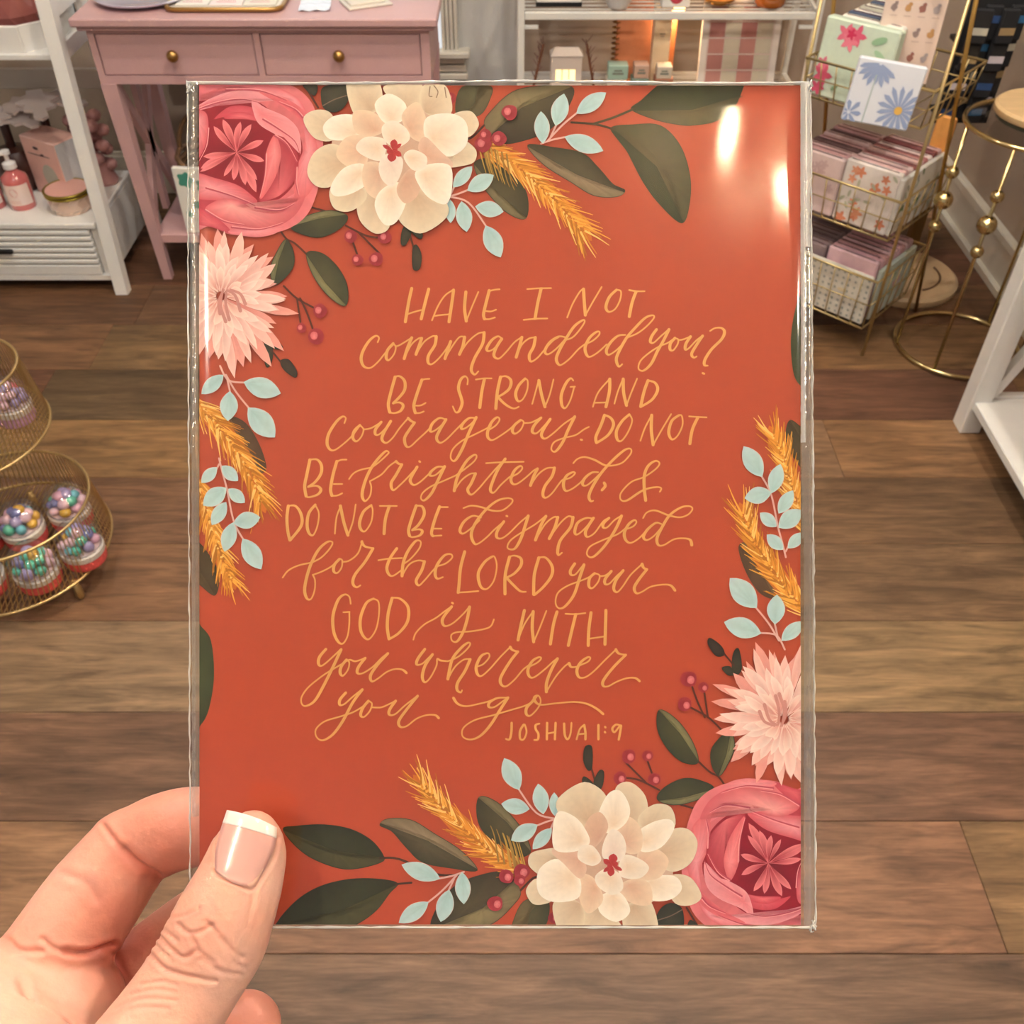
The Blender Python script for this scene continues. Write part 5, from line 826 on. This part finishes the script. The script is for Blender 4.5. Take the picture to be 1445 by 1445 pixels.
def cupcake(x, y, z, label, baseM=coral, s=1.0, tilt=(0, 0), cols=None):
    c = thing('bead_cup', label, 'bead cup', (x, y, z), rot=(tilt[0], tilt[1], random.uniform(0, 6)))
    MB().lathe([(0, 0), (.030 * s, 0), (.036 * s, .004), (.038 * s, .016), (.036 * s, .028), (0, .028)], n=22).build('cup_base', baseM, c, smooth='auto')
    MB().lathe([(.0365 * s, .026), (.0385 * s, .028), (.0385 * s, .040), (.0365 * s, .042), (.034 * s, .042)], n=22).build('glitter_band', band, c, smooth='auto')
    MB().lathe([(.036 * s, .042), (.040 * s, .056), (.039 * s, .076), (.030 * s, .092), (.013 * s, .099), (0, .1)], n=22).build('clear_dome', domem, c, smooth=True)
    MB().lathe([(0, .036), (.033 * s, .036), (.034 * s, .046), (0, .050)], n=16).build('filling', mat('pale_filling', (232, 206, 206), .5), c)
    for i in range(17):
        r_ = random.uniform(.0095, .0125) * s; a = i * 2 * math.pi / (8 if i < 8 else 6 if i < 14 else 3) + i * .05; rr2 = (.0265 if i < 8 else .0165 if i < 14 else .006) * s; zz = .056 if i < 8 else .070 if i < 14 else .083
        b_ = MB().ball((0, 0, 0), r_, 10, sc=(1, 1, random.choice([1, .7, .85]))).build('bead', random.choice(cols or beadm), c, smooth=True, loc=(rr2 * math.cos(a), rr2 * math.sin(a), zz))
for i, (px, py, lb, bm_) in enumerate([(55, 812, 'clear domed bead cup on coral base at the front of the lower basket', coral), (119, 780, 'clear domed bead cup on coral base, right one by the basket rim', coral), (-22, 822, 'clear domed bead cup cut off by the left picture edge, lower basket', coral), (36, 752, 'clear domed bead cup in the middle of the lower basket', coral), (101, 727, 'clear domed bead cup at the back of the lower basket', coral), (-26, 762, 'clear domed bead cup behind the cut-off one, lower basket', coral)]):
    p = onZ(px, py, .078); cupcake(p.x, p.y, .058, lb, bm_, 1.16)
for px, py, lb in [(22, 583, 'pink and lilac bead cup, right one in the upper wire basket'), (-22, 560, 'lilac bead cup at the left picture edge in the upper wire basket')]:
    p = onZ(px, py, .32); cupcake(p.x, p.y, .303, lb, lav, 1.0, cols=[beadm[2], beadm[4], beadm[6], mat('bead_coral', (226, 110, 120), .25, coat=.6)])
# ------------------------------------------------------------------ white metal shelf against the back wall
WM = mat('white_metal', (226, 224, 216), .35)
t = thing('metal_shelf', 'white metal frame shelf against the wall behind the card', 'shelf', (.44, 3.07, 0)); tm = t
for x in (.026, .872):
    for y in (2.95, 3.2): bw(MB().box((x - .01, y - .01, 0), (x + .01, y + .01, 1.25), bev=.002), 'post', WM, t)
for z in (.42, .67, 1.1):
    q = MB().box((.036, 2.942, z - .01), (.862, 2.958, z + .01), bev=.002).box((.036, 3.192, z - .01), (.862, 3.208, z + .01)).box((.018, 2.96, z - .01), (.034, 3.19, z + .01)).box((.864, 2.96, z - .01), (.88, 3.19, z + .01)); bw(q, 'shelf_frame', WM, t)
    q = MB()
    for k in range(6): bw_ = 2.985 + k * .036; q.box((.03, bw_, z + .004), (.868, bw_ + .003, z + .008))
    bw(q, 'shelf_rods', WM, t)
for x0, x1 in ((.036, .075), (.823, .862)): bw(MB().box((x0, 2.944, .636), (x1, 2.956, .644)), 'bracket', WM, t)
bw(bar(MB(), (.79, 2.945, .78), (.86, 2.945, .69), .008, .012, up=(0, 1, 0)), 'bracket', WM, t)
SZ, UZ = .429, .679
def sbox(name, cat, label, x0, x1, y, z0, h_, d_, m_, rz=0, parts=(), lean=0, group=None):
    t = thing(name, label, cat, ((x0 + x1) / 2, y, z0), group=group, rot=(lean, 0, rz)); w_ = (x1 - x0) / 2
    MB().box((-w_, 0, 0), (w_, d_, h_), bev=min(.002, d_ / 4)).build(parts[0] if parts else 'body', m_, t); return t
# framed gingham
t = sbox('gingham_frame', 'picture', 'pink and cream gingham picture in a white frame on the metal shelf', .565, .80, 3.02, SZ, .265, .016, mat('white_frame', (226, 216, 206), .5), parts=['frame'], lean=R(-10))
gA, gB, gC, gL = mat('gingham_rose', (168, 112, 104), .7), mat('gingham_cream', (194, 184, 162), .7), mat('gingham_deep', (178, 124, 114), .7), mat('gingham_pale', (218, 196, 186), .7)
MB().box((-.098, -.001, .02), (.098, .0, .245)).build('mat_board', mat('cream_mat', (214, 198, 188), .7), t)
for i in range(4):
    for j in range(5):
        x0 = -.094 + i * .047; z0 = .024 + j * .044
        MB().box((x0, -.0025, z0), (x0 + .0455, -.001, z0 + .040)).build('gingham_patch', (gA if i % 2 == 0 else gB) if j % 2 else (gC if i % 2 == 0 else gB), t)
for i in range(6): MB().box((-.096, -.0032, .02 + i * .044), (.096, -.0026, .0235 + i * .044)).build('gingham_stripe', gL, t)
# notebook, boxes, tins
t = sbox('spiral_notebook', 'notebook', 'terracotta spiral notebook standing on the metal shelf', .318, .425, 3.10, SZ, .235, .012, mat('terracotta_cover', (196, 124, 84), .55, noise=.12, nscale=30), parts=['cover'], lean=R(-6))
q = MB()
for k in range(15): z = .012 + k * .0148; q.tube([(-.054 + .011 * math.cos(a), .006 + .011 * math.sin(a), z) for a in np.linspace(0, 2 * math.pi, 15)[:-1]], .0022, 5, closed=True)
q.build('wire_spiral', mat('bronze_wire', (130, 84, 34), .4, metal=.6), t, smooth=True)
t = sbox('carton', 'box', 'tall cream carton beside the terracotta notebook', .423, .475, 3.05, SZ, .235, .04, mat('cream_carton', (240, 214, 176), .6), parts=['carton_body'])
MB().box((-.008, -.0006, .16), (.008, 0, .163)).box((-.005, -.0006, .154), (.005, 0, .156)).build('small_print', mat('grey_print', (150, 130, 110), .7), t)
t = sbox('paper_bag', 'bag', 'orange brown paper packet between the cream carton and the picture', .477, .50, 3.11, SZ, .25, .03, mat('kraft_orange', (186, 112, 66), .7), parts=['packet_body'])
for x0, x1, z0, h_, c_, lb in [(.285, .345, SZ, .052, (206, 200, 186), 'cream lettered tin at the bottom of the left stack by the notebook'), (.288, .348, SZ + .0525, .04, (160, 186, 168), 'sage green tin on top of the left stack by the notebook'), (.360, .412, SZ, .055, (128, 144, 126), 'dark sage tin in front of the terracotta notebook'), (.366, .41, SZ + .0555, .038, (196, 164, 144), 'beige tin topping the dark sage one'), (.430, .484, SZ, .036, (186, 182, 162), 'pale sage tin at the foot of the right stack'), (.431, .486, SZ + .0365, .018, (176, 116, 88), 'thin russet tin in the middle of the right stack'), (.434, .48, SZ + .055, .034, (204, 192, 174), 'pale grey tin topping the russet one')]:
    t = sbox('small_tin', 'tin', lb, x0, x1, 2.985, z0, h_, .045, mat('tin_%d_%d' % (c_[0], c_[2]), c_, .45), parts=['tin_body'])
    w_ = (x1 - x0) / 2; MB().box((-w_ * .55, -.0006, h_ * .35), (w_ * .55, 0, h_ * .5)).box((-w_ * .4, -.0006, h_ * .58), (w_ * .4, 0, h_ * .7)).build('tin_print', mat('tin_print', (120, 124, 112), .6), t)
t = thing('house_lantern', 'small white house shaped lantern with lit windows on the metal shelf', 'lantern', (.165, 3.03, SZ))
MB().box((-.047, 0, 0), (.047, .05, .105), bev=.002).build('house_wall', mat('lantern_white', (230, 216, 204), .5), t)
q = MB().add([(-.05, -.004, .105), (.05, -.004, .105), (.05, .054, .105), (-.05, .054, .105), (-.035, .02, .125), (.035, .02, .125)], [(0, 1, 5, 4), (2, 3, 4, 5), (1, 2, 5), (3, 0, 4), (3, 2, 1, 0)]); q.build('house_roof', mat('lantern_white', (230, 216, 204), .5), t)
glow = mat('candle_glow', (255, 226, 170), .5, emit=(255, 220, 150), estr=1.6)
for x in (-.032, -.011, .010): MB().box((x, -.001, .03), (x + .017, .001, .066)).build('lit_window', glow, t)
for x, tx, lb in ((.085, -.02, 'dried brown sprig at left of the house lantern'), (.235, .02, 'dried brown sprig at right of the house lantern')):
    t = thing('dried_sprig', lb, 'sprig', (x, 3.06, SZ)); q = MB(); q.tube([(tx, 0, 0), (tx * .3, 0, .06), (-tx * .5, 0, .13)], .004, 6); q.build('stem', mat('dry_brown', (120, 74, 48), .8), t)
    q = MB()
    for k in range(16): z = .03 + k * .007; q.tube([(tx * (1 - z * 11), 0, z), (tx * (1 - z * 11) + random.uniform(-.02, .02), random.uniform(-.01, .01), z + .02)], .0018, 4)
    q.build('twigs', mat('dry_mauve', (128, 96, 88), .8), t)
# upper shelf row
t = sbox('boxed_print', 'box', 'white printed box with black edge on the upper metal shelf, left', .07, .20, 3.0, UZ, .12, .05, mat('white_card', (232, 230, 222), .6), parts=['box_body']); MB().box((-.066, -.001, 0), (.066, .052, .012)).build('black_edge', mat('black_metal', (18, 18, 20), .4), t)
t = thing('white_bowl', 'white bowl on the upper metal shelf', 'bowl', (.305, 3.0, UZ)); MB().lathe([(0, 0), (.028, 0), (.034, .01), (.05, .05), (.053, .052), (.047, .05), (0, .014)], n=24).build('bowl_dish', wcap, t, smooth='auto')
t = sbox('floral_box', 'box', 'white box with red rose print on the upper metal shelf', .43, .51, 2.99, UZ, .08, .05, mat('white_card', (232, 230, 222), .6), parts=['box_body']); MB().ball((0, -.001, .03), .02, 10, sc=(1, .05, 1)).ball((.008, -.002, .026), .009, 8, sc=(1, .1, 1)).build('rose_print', mat('rose_red', (196, 70, 84), .6), t)
t = thing('shelf_lamp', 'small gold footed lamp with cream shade on the upper metal shelf', 'lamp', (.60, 3.03, UZ))
MB().lathe([(.022, 0), (.022, .006), (.006, .012), (.005, .07), (0, .07)], n=20).lathe([(.045, .012), (.045, .018), (0, .02)], n=24).build('lamp_foot', BRASS, t, smooth='auto')
MB().lathe([(.06, .07), (.042, .16), (.040, .16), (.058, .07)], n=28).build('lamp_shade', mat('lit_shade', (250, 228, 190), .6, emit=(255, 206, 140), estr=1.2), t, smooth='auto')
t = thing('amber_jar', 'amber glass jar on the upper metal shelf, right', 'jar', (.745, 3.02, UZ)); MB().lathe([(0, 0), (.04, 0), (.046, .01), (.046, .06), (.038, .075), (0, .08)], n=24).build('jar_glass', mat('amber_glass', (176, 96, 34), .12, coat=1), t, smooth='auto'); MB().lathe([(.036, .08), (.04, .082), (.04, .095), (0, .096)], n=22).build('lid', BRASS, t, smooth='auto')
t = thing('puck_lamp', 'warm puck lamp under the upper metal shelf', 'lamp', (.48, 3.08, .655)); MB().lathe([(0, -.012), (.028, -.012), (.032, -.008), (.032, .0), (0, .0)], n=22).build('lamp_body', mat('puck_glow', (255, 214, 150), .5, emit=(255, 200, 130), estr=6), t)
ld = bpy.data.lights.new('puck_light', 'AREA'); ld.shape = 'DISK'; ld.size = .05; ld.energy = .9; ld.color = (1, .66, .36); lo = bpy.data.objects.new('puck_light', ld); COL.objects.link(lo); lo.location = (.48, 3.08, .64)
# ------------------------------------------------------------------ gold wire rack of napkins
RG = mat('pale_rack_gold', (206, 184, 132), .35, metal=.8); RK = Vector((.955, 2.24, 0)); RZ = math.atan2(-.69, .725)
rack = thing('wire_rack', 'gold wire rack with three stacked napkin baskets', 'rack', RK, rotz=RZ)
for x, y0, y1 in ((.018, .012, .33), (-.322, .012, .33)):
    MB().tube([(x, y0, 0), (x, y0, 1.0)], .0045, 8).build('front_leg', RG, rack, smooth=True)
    MB().tube([(x, y1, 0), (x, y0 + .012, 1.0)], .0052, 8).build('rear_leg', GOLD, rack, smooth=True)
MB().tube([(-.322, .012, 1.0), (.018, .012, 1.0)], .0052, 8).build('top_bar', GOLD, rack, smooth=True)
for zi, (z0, z1, w0) in enumerate(((.085, .235, .305), (.345, .455, .305), (.63, .72, .305))):
    q = MB(); F_ = .012
    c0 = [(-w0, 0), (0, 0), (0, .25), (-w0, .25)]; c1 = [(-w0 - F_, -F_), (F_, -F_), (F_, .25 + F_), (-w0 - F_, .25 + F_)]
    for cc, z, r_ in ((c0, z0, .003), (c1, z1, .0036)):
        q = MB().tube([(*c_, z) for c_ in cc], r_, 6, closed=True); q.build('basket_rim', RG, rack, smooth=True)
    q = MB()
    for a, b_ in ((0, 1), (1, 2), (2, 3), (3, 0)):
        n_ = 8 if a % 2 == 0 else 6
        for k in range(n_ + 1):
            u = k / n_; p0 = [c0[a][i] + (c0[b_][i] - c0[a][i]) * u for i in (0, 1)]; p1 = [c1[a][i] + (c1[b_][i] - c1[a][i]) * u for i in (0, 1)]; q.tube([(*p0, z0), (*p1, z1)], .0018, 5)
        m0 = (z0 + z1) / 2; q.tube([((c0[a][0] + c1[a][0]) / 2, (c0[a][1] + c1[a][1]) / 2, m0), ((c0[b_][0] + c1[b_][0]) / 2, (c0[b_][1] + c1[b_][1]) / 2, m0)], .0018, 5)
    for k in range(9): q.tube([(-w0 + w0 * k / 8, 0, z0), (-w0 + w0 * k / 8, .25, z0)], .0016, 5)
    tag(q.build('basket_wires', RG, rack, smooth=True), kind='stuff')
RM = Matrix.Translation(RK) @ Matrix.Rotation(RZ, 4, 'Z')
def pattern(t, w_, h_, y, seed, items, leafc=None):
    rs = random.Random(seed); q = MB(); ms = {}
    for (x, z, r_, c_, kind) in items:
        m_ = ms.setdefault(c_, MB()); n_ = {'blob': 9, 'flower': 20, 'leaf': 10}[kind]
        if kind == 'flower': pts = [(x + r_ * (.72 + .28 * math.cos(5 * a)) * math.cos(a), y, z + r_ * (.72 + .28 * math.cos(5 * a)) * math.sin(a)) for a in np.linspace(0, 2 * math.pi, n_ + 1)[:-1]]
        elif kind == 'leaf': an = rs.uniform(0, 3.1); pts = [(x + r_ * math.cos(a) * math.cos(an) - .4 * r_ * math.sin(a) * math.sin(an), y, z + r_ * math.cos(a) * math.sin(an) + .4 * r_ * math.sin(a) * math.cos(an)) for a in np.linspace(0, 2 * math.pi, n_ + 1)[:-1]]
        else: pts = [(x + r_ * rs.uniform(.7, 1.1) * math.cos(a), y, z + r_ * rs.uniform(.7, 1.1) * math.sin(a)) for a in np.linspace(0, 2 * math.pi, n_ + 1)[:-1]]
        pts = [(min(max(p[0], -w_ / 2 + .001), w_ / 2 - .001), p[1], min(max(p[2], .002), h_ - .002)) for p in pts]; m_.add(pts, [tuple(range(len(pts)))])
    for i, (c_, m_) in enumerate(ms.items()): m_.v = [(v[0], v[1] - i * .0002, v[2]) for v in m_.v]; tag(m_.build('printed_motif', mat('motif_%d_%d_%d' % c_, c_, .7), t), kind='stuff')
ORD = ['first', 'second', 'third', 'fourth', 'fifth', 'sixth', 'seventh', 'eighth', 'ninth']
def pack(lx, ly, lz, w_, d_, h_, col, label, group, items=None, tilt=0, seed=1, fold=True, cat='napkins', rz=0):
    p = RM @ Vector((lx, ly, lz)); t = thing('napkin_pack', label, cat, p, group=group, rot=(tilt, 0, RZ + rz))
    m_ = mat('napkin_%d_%d_%d' % col, col, .65, noise=.06, nscale=50)
    MB().box((-w_ / 2, 0, 0), (w_ / 2, d_, h_), bev=min(.004, d_ / 3)).build('paper_stack', m_, t)
    if fold: MB().box((-w_ / 2 + .01, d_ * .3, h_ - .001), (w_ / 2 - .012, d_ * .42, h_ + .0012)).build('fold_shadow', mat('fold_shade', (96, 60, 62), .8), t)  # dark strip painted where shade lies inside the paper fold
    if items: pattern(t, w_, h_, -.0004, seed, items)
    return t
rs = random.Random(5)
flo = [(rs.uniform(-.07, .07), rs.uniform(.01, .14), rs.uniform(.012, .02), rs.choice([(222, 140, 104), (228, 158, 124)]), 'flower') for _ in range(11)] + [(rs.uniform(-.07, .07), rs.uniform(.01, .15), .01, (186, 186, 160), 'leaf') for _ in range(10)]
# middle basket
pack(-.09, .004, .35, .15, .02, .158, (232, 222, 214), 'white napkin pack with orange blossoms at the front of the middle basket', None, flo, tilt=R(-4))
for k in range(8):
    col = [(206, 168, 166), (216, 190, 186), (150, 90, 88), (214, 178, 172), (176, 112, 108), (224, 206, 200), (128, 70, 70), (206, 170, 166)][k]
    pack(-.09, .03 + k * .026, .35, .146, .021, .158 - .002 * (k % 3), col, ORD[k] + ' rose toned napkin pack counted back from the orange blossom pack, middle basket', 'napkin packs behind the orange blossom pack', tilt=R(-3))
pack(-.237, .004, .35, .138, .02, .150, (222, 198, 194), 'mauve pink napkin pack at the front left of the middle basket', None, [(rs.uniform(-.07, .07), rs.uniform(.02, .13), .014, (206, 176, 174), 'flower') for _ in range(8)], tilt=R(-3))
for k in range(8): pack(-.237, .03 + k * .026, .35, .136, .021, .15 - .003 * (k % 2), [(196, 150, 150), (212, 180, 176), (104, 74, 72)][k % 3], ORD[k] + ' napkin pack behind the mauve front one in the left row of the middle basket', 'napkin packs in the left row of the middle basket', tilt=R(-3))
# side facing packs on the right side of the middle basket
p = RM @ Vector((.006, .13, .35)); t = thing('napkin_pack', 'white napkin pack with green sprigs on the right side of the middle basket', 'napkins', p, rotz=RZ + R(90)); MB().box((-.115, 0, 0), (.115, .012, .15), bev=.003).build('paper_stack', mat('napkin_white', (226, 222, 214), .65), t)
pattern(t, .23, .15, -.0004, 3, [(rs.uniform(-.1, .1), rs.uniform(.01, .14), .012, rs.choice([(108, 134, 92), (176, 184, 166), (150, 150, 146)]), 'leaf') for _ in range(26)])
t.matrix_world = Matrix.Translation(RM @ Vector((-.004, .125, .35))) @ Matrix.Rotation(RZ + R(90), 4, 'Z')
pack(-.03, .235, .35, .05, .012, .235, (240, 172, 92), 'amber block standing in for an orange lamp glow at the back right of the middle basket', None, fold=False)  # orange colour stands in for a small lamp's glow, nothing emits here
# bottom basket
gr = [(x, z, .0042, (158, 160, 150), 'blob') for x in np.arange(-.15, .16, .018) for z in np.arange(.012, .135, .017)] + [(-.1, .09, .018, (222, 214, 178), 'leaf'), (-.05, .07, .010, (226, 188, 140), 'flower'), (.07, .08, .014, (222, 206, 170), 'leaf')]
pack(-.155, .004, .09, .295, .012, .143, (218, 212, 198), 'grey checked napkin pack across the front of the bottom basket', None, gr, fold=False)
for k in range(9): pack(-.09, .022 + k * .0235, .09, .146, .020, .172 - .006 * (k > 5), [(218, 180, 186), (212, 168, 178), (196, 150, 150), (220, 186, 190)][k % 4], ORD[k] + ' pink napkin pack from the front in the right row of the bottom basket', 'pink napkin packs in the bottom basket', tilt=R(-3))
for k in range(9): pack(-.237, .022 + k * .0235, .09, .136, .020, .165, [(134, 116, 118), (150, 132, 134), (110, 92, 96)][k % 3], ORD[k] + ' dusky grey napkin pack from the front in the left row of the bottom basket', 'grey napkin packs in the bottom basket', tilt=R(-3))
p = RM @ Vector((-.004, .14, .09)); t = thing('napkin_pack', 'pale sage floral napkin pack on the right side of the bottom basket', 'napkins', p, rotz=RZ + R(90)); MB().box((-.10, 0, 0), (.10, .012, .15), bev=.003).build('paper_stack', mat('napkin_sage', (196, 206, 194), .65, noise=.1), t)
pattern(t, .2, .15, -.0004, 4, [(rs.uniform(-.09, .09), rs.uniform(.01, .13), .013, rs.choice([(206, 168, 172), (166, 184, 160), (222, 206, 204)]), 'flower') for _ in range(16)])
# top basket
pk = [(-.035, .148, .026, (226, 116, 138), 'flower'), (-.008, .150, .026, (222, 96, 124), 'flower'), (-.022, .134, .024, (230, 130, 148), 'flower'), (-.022, .150, .014, (204, 40, 84), 'flower'), (-.07, .05, .028, (214, 92, 120), 'flower'), (-.075, .075, .018, (224, 120, 144), 'flower'), (.05, .15, .02, (150, 190, 150), 'leaf'), (.06, .12, .018, (166, 204, 166), 'leaf'), (.03, .10, .012, (170, 196, 150), 'leaf'), (-.03, .03, .012, (150, 180, 140), 'leaf'), (-.075, .02, .02, (206, 84, 116), 'flower')]
pack(-.207, .004, .635, .19, .03, .178, (206, 222, 202), 'mint green napkin pack with pink flowers at the front of the top basket', None, pk, tilt=R(-5), fold=False)
for k in range(7): pack(-.20, .04 + k * .027, .635, .16, .022, .178 + .002 * (k % 2), [(222, 220, 208), (64, 78, 102), (228, 222, 212), (206, 206, 190)][k % 4], ORD[k] + ' folded paper pack behind the mint green napkins in the top basket', 'packs behind the mint green napkins', tilt=R(-3))
# daisy pack resting on the front rim
t = thing('daisy_napkins', 'white napkin pack with blue daisies leaning out of the top basket', 'napkins', (.811, 2.155, .671), rot=(R(-8), R(5), R(-15))); t.scale = (.93, 1, .93)
MB().box((-.078, 0, 0), (.078, .022, .142), bev=.003).build('paper_stack', mat('napkin_bluewhite', (222, 226, 234), .6), t)
ms = MB()
def dz(cx_, cz, n_, r0, r1, a0=0, a1=2 * math.pi):
    for k in range(n_):
        a = a0 + (a1 - a0) * k / n_; vx, vz = math.cos(a), math.sin(a); L_ = r1 * random.uniform(.85, 1.05); pts = []
        for u, w_ in ((0, .0015), (.35, .004), (.75, .0055), (1, .001), (.75, -.0055), (.35, -.004), (0, -.0015)): pts.append((cx_ + vx * (r0 + u * L_) - vz * w_, cz + vz * (r0 + u * L_) + vx * w_))
        pts = [(min(max(x, -.077), .077), -.0006 - .00001 * k, min(max(z, .001), .141)) for x, z in pts]; ms.add(pts, [tuple(range(7))])
dz(.044, .042, 15, .008, .048); dz(-.028, .135, 8, .004, .05, R(195), R(345)); dz(-.066, .02, 7, .004, .028)
tag(ms.build('blue_petals', mat('daisy_blue', (146, 162, 196), .7), t), kind='stuff')
MB().add([(.044 + .0095 * math.cos(a), -.0012, .042 + .0095 * math.sin(a)) for a in np.linspace(0, 6.28, 17)[:-1]], [tuple(range(16))]).build('yellow_centre', mat('daisy_yellow', (222, 176, 84), .7), t)
MB().box((-.031, -.0008, .002), (-.028, -.0005, .11)).build('green_stem', mat('stem_sage', (176, 192, 190), .7), t)
# pink illustrated card leaning at the back of the top basket
t = thing('illustrated_card', 'tall pale pink card with rows of small motifs in the top basket', 'card', (.92, 2.37, .69), rot=(R(-4), 0, R(-14)))
MB().box((-.068, 0, 0), (.068, .004, .26), bev=.001).build('card_board', mat('blush_board', (226, 204, 190), .65), t)
mo = []
for j in range(4):
    for i in range(4): x = -.046 + i * .031; z = .055 + j * .052; c_ = [(150, 128, 124), (196, 148, 96), (158, 104, 92), (178, 164, 162)][(i + j * 2) % 4]; mo += [(x, z, .0085, c_, 'blob'), (x + .003, z + .009, .005, c_, 'blob')]
pattern(t, .136, .26, -.0005, 9, mo)
q = MB(); [q.box((-.052 + i * .031, -.0006, .038 + j * .052), (-.036 + i * .031, -.0003, .0394 + j * .052)) for i in range(4) for j in range(4)]; q.build('fine_print', mat('soft_print', (190, 164, 152), .7), t)
# ------------------------------------------------------------------ dark merchandise spinner behind
t = thing('spinner_display', 'brown pole display on a round pale base behind the wire rack', 'display', (1.2, 2.64, 0))
MB().lathe([(0, 0), (.162, 0), (.165, .006), (.165, .022), (.155, .03), (0, .03)], n=44).build('round_base', mat('pale_wood', (198, 172, 136), .5, noise=.06, nscale=12), t, smooth='auto')
MB().tube([(.11 * math.cos(a), .11 * math.sin(a), .0305) for a in np.linspace(R(-75), R(15), 14)], .0035, 6).build('base_groove', mat('dark_groove', (104, 76, 50), .6), t, smooth=True)
MB().box((-.016, -.016, .03), (.016, .016, .95), bev=.002).build('pole', mat('bronze_pole', (116, 84, 40), .4, metal=.3), t)
MB().box((-.06, -.03, .52), (.08, .02, .53)).build('arm', mat('black_metal', (18, 18, 20), .4), t); MB().box((-.06, -.03, .7), (.08, .02, .71)).build('arm', mat('black_metal', (18, 18, 20), .4), t)
dk = mat('black_cloth', (24, 24, 28), .8)
MB().box((-.062, -.034, .5), (.085, -.03, .96)).build('black_panel', dk, t)
for j in range(4):
    for i in range(4):
        x = 1.158 + i * .033 + random.uniform(-.003, .003); z = .520 + j * .070; c_ = [(40, 72, 120), (196, 190, 200), (150, 128, 92), (190, 186, 170), (38, 96, 140)][(i * 2 + j) % 5]
        q = thing('hanging_pouch', ['blue', 'lilac', 'tan', 'cream', 'teal'][(i * 2 + j) % 5] + ' banded black pouch, ' + ['lowest', 'second lowest', 'third lowest', 'top'][j] + ' row, ' + ['left', 'centre left', 'centre right', 'right'][i] + ' of the dark display', 'pouch', (x, 2.575 + (i % 2) * .03 - .012 * j, z), rotz=R(random.uniform(-12, 12)), group='black pouches on the dark display')
        MB().box((-.021, -.008, -.006), (.021, .008, .074), bev=.003).build('pouch_body', dk, q); MB().box((-.019, -.0088, .015 + .02 * (i % 2)), (.0185, -.0078, .032 + .02 * (i % 2))).build('colour_band', mat('band_%d_%d' % (c_[0], c_[2]), c_, .7), q)
# ------------------------------------------------------------------ beaded gold drum table
t = thing('drum_table', 'gold ring side table whose thin rods carry three gold beads each', 'table', (1.25, 2.28, 0))
def ring(r_, z, rr2, n_=56): return MB().tube([(r_ * math.cos(a), r_ * math.sin(a), z) for a in np.linspace(0, 2 * math.pi, n_ + 1)[:-1]], rr2, 8, closed=True)
SG = mat('satin_gold', (214, 192, 140), .18, metal=1)
ring(.165, .008, .0065).build('base_ring', SG, t, smooth=True); ring(.165, .622, .006).build('top_ring', SG, t, smooth=True)
MB().lathe([(0, .62), (.16, .62)], n=48).build('glass_top', film_mat('smoked_glass', (.82, .8, .78), .05, .08), t, smooth='auto')
for k in (178, 231, 320, 39):
    a = R(k); x, y = .165 * math.cos(a), .165 * math.sin(a)
    rd = MB().tube([(0, 0, .008), (0, 0, .62)], .0046, 8).build('rod', SG, t, smooth=True, loc=(x, y, 0))
    for z, r_ in ((.362, .016), (.433, .0235), (.505, .016)): MB().ball((0, 0, z), r_, 18).build('bead', SG, rd, smooth=True)
t = thing('cake_stand', 'round wooden board with a dark green rim on the beaded table', 'board', (1.262, 2.272, .622)); t.scale = (1, 1, .85)
MB().lathe([(.06, 0), (.06, .01), (.116, .02), (.118, .03), (.112, .033), (0, .033)], n=44).build('green_rim', mat('dark_green_rim', (60, 66, 54), .4), t, smooth='auto')
MB().lathe([(.122, .033), (.125, .037), (.125, .050), (.119, .056), (0, .056)], n=44).build('wood_disc', mat('light_wood', (206, 176, 132), .5, noise=.1, nscale=14, stretch=(1, 8, 1)), t, smooth='auto')
MB().lathe([(.03, .056), (.03, .062), (.012, .066), (.014, .08), (0, .084)], n=20).build('knob', mat('light_wood', (206, 176, 132), .5), t, smooth='auto')
# ------------------------------------------------------------------ white X-frame table at right
t = thing('x_frame_table', 'white wooden table with square posts, low shelf and X braces at right', 'table', (1.3, 1.4, 0))
for x, y in ((1.155, 1.915), (1.155, .75), (1.43, 1.915), (1.43, .75)): bw(MB().box((x - .026, y - .026, 0), (x + .026, y + .026, .72), bev=.003), 'post', WHITE, t)
bw(MB().box((1.125, .72, .72), (1.458, 1.945, .745), bev=.003), 'tabletop', WHITE, t)
bw(MB().box((1.138, .75, .075), (1.452, 1.905, .098), bev=.002), 'low_shelf', WHITE, t)
bw(MB().box((1.18, 1.905, .07), (1.41, 1.925, .105), bev=.002), 'shelf_rail', WHITE, t)
for a, b_ in (((1.182, 1.915, .105), (1.405, 1.915, .70)), ((1.182, 1.915, .70), (1.405, 1.915, .105))): bw(bar(MB(), a, b_, .022, .026, up=(0, 1, 0)), 'x_brace', WHITE, t)
t = thing('plush_cushion', 'rose pink plush cushion on the low shelf of the white table', 'cushion', (1.335, 1.80, .098))
MB().ball((0, 0, .06), .075, 22, sc=(1, 1, .8)).build('plush_body', mat('rose_plush', (206, 128, 122), .9, noise=.1, nscale=80, bump=.6), t, smooth=True); MB().ball((0, -.0, .118), .012, 10).build('button', mat('rose_button', (180, 96, 96), .6), t, smooth=True)
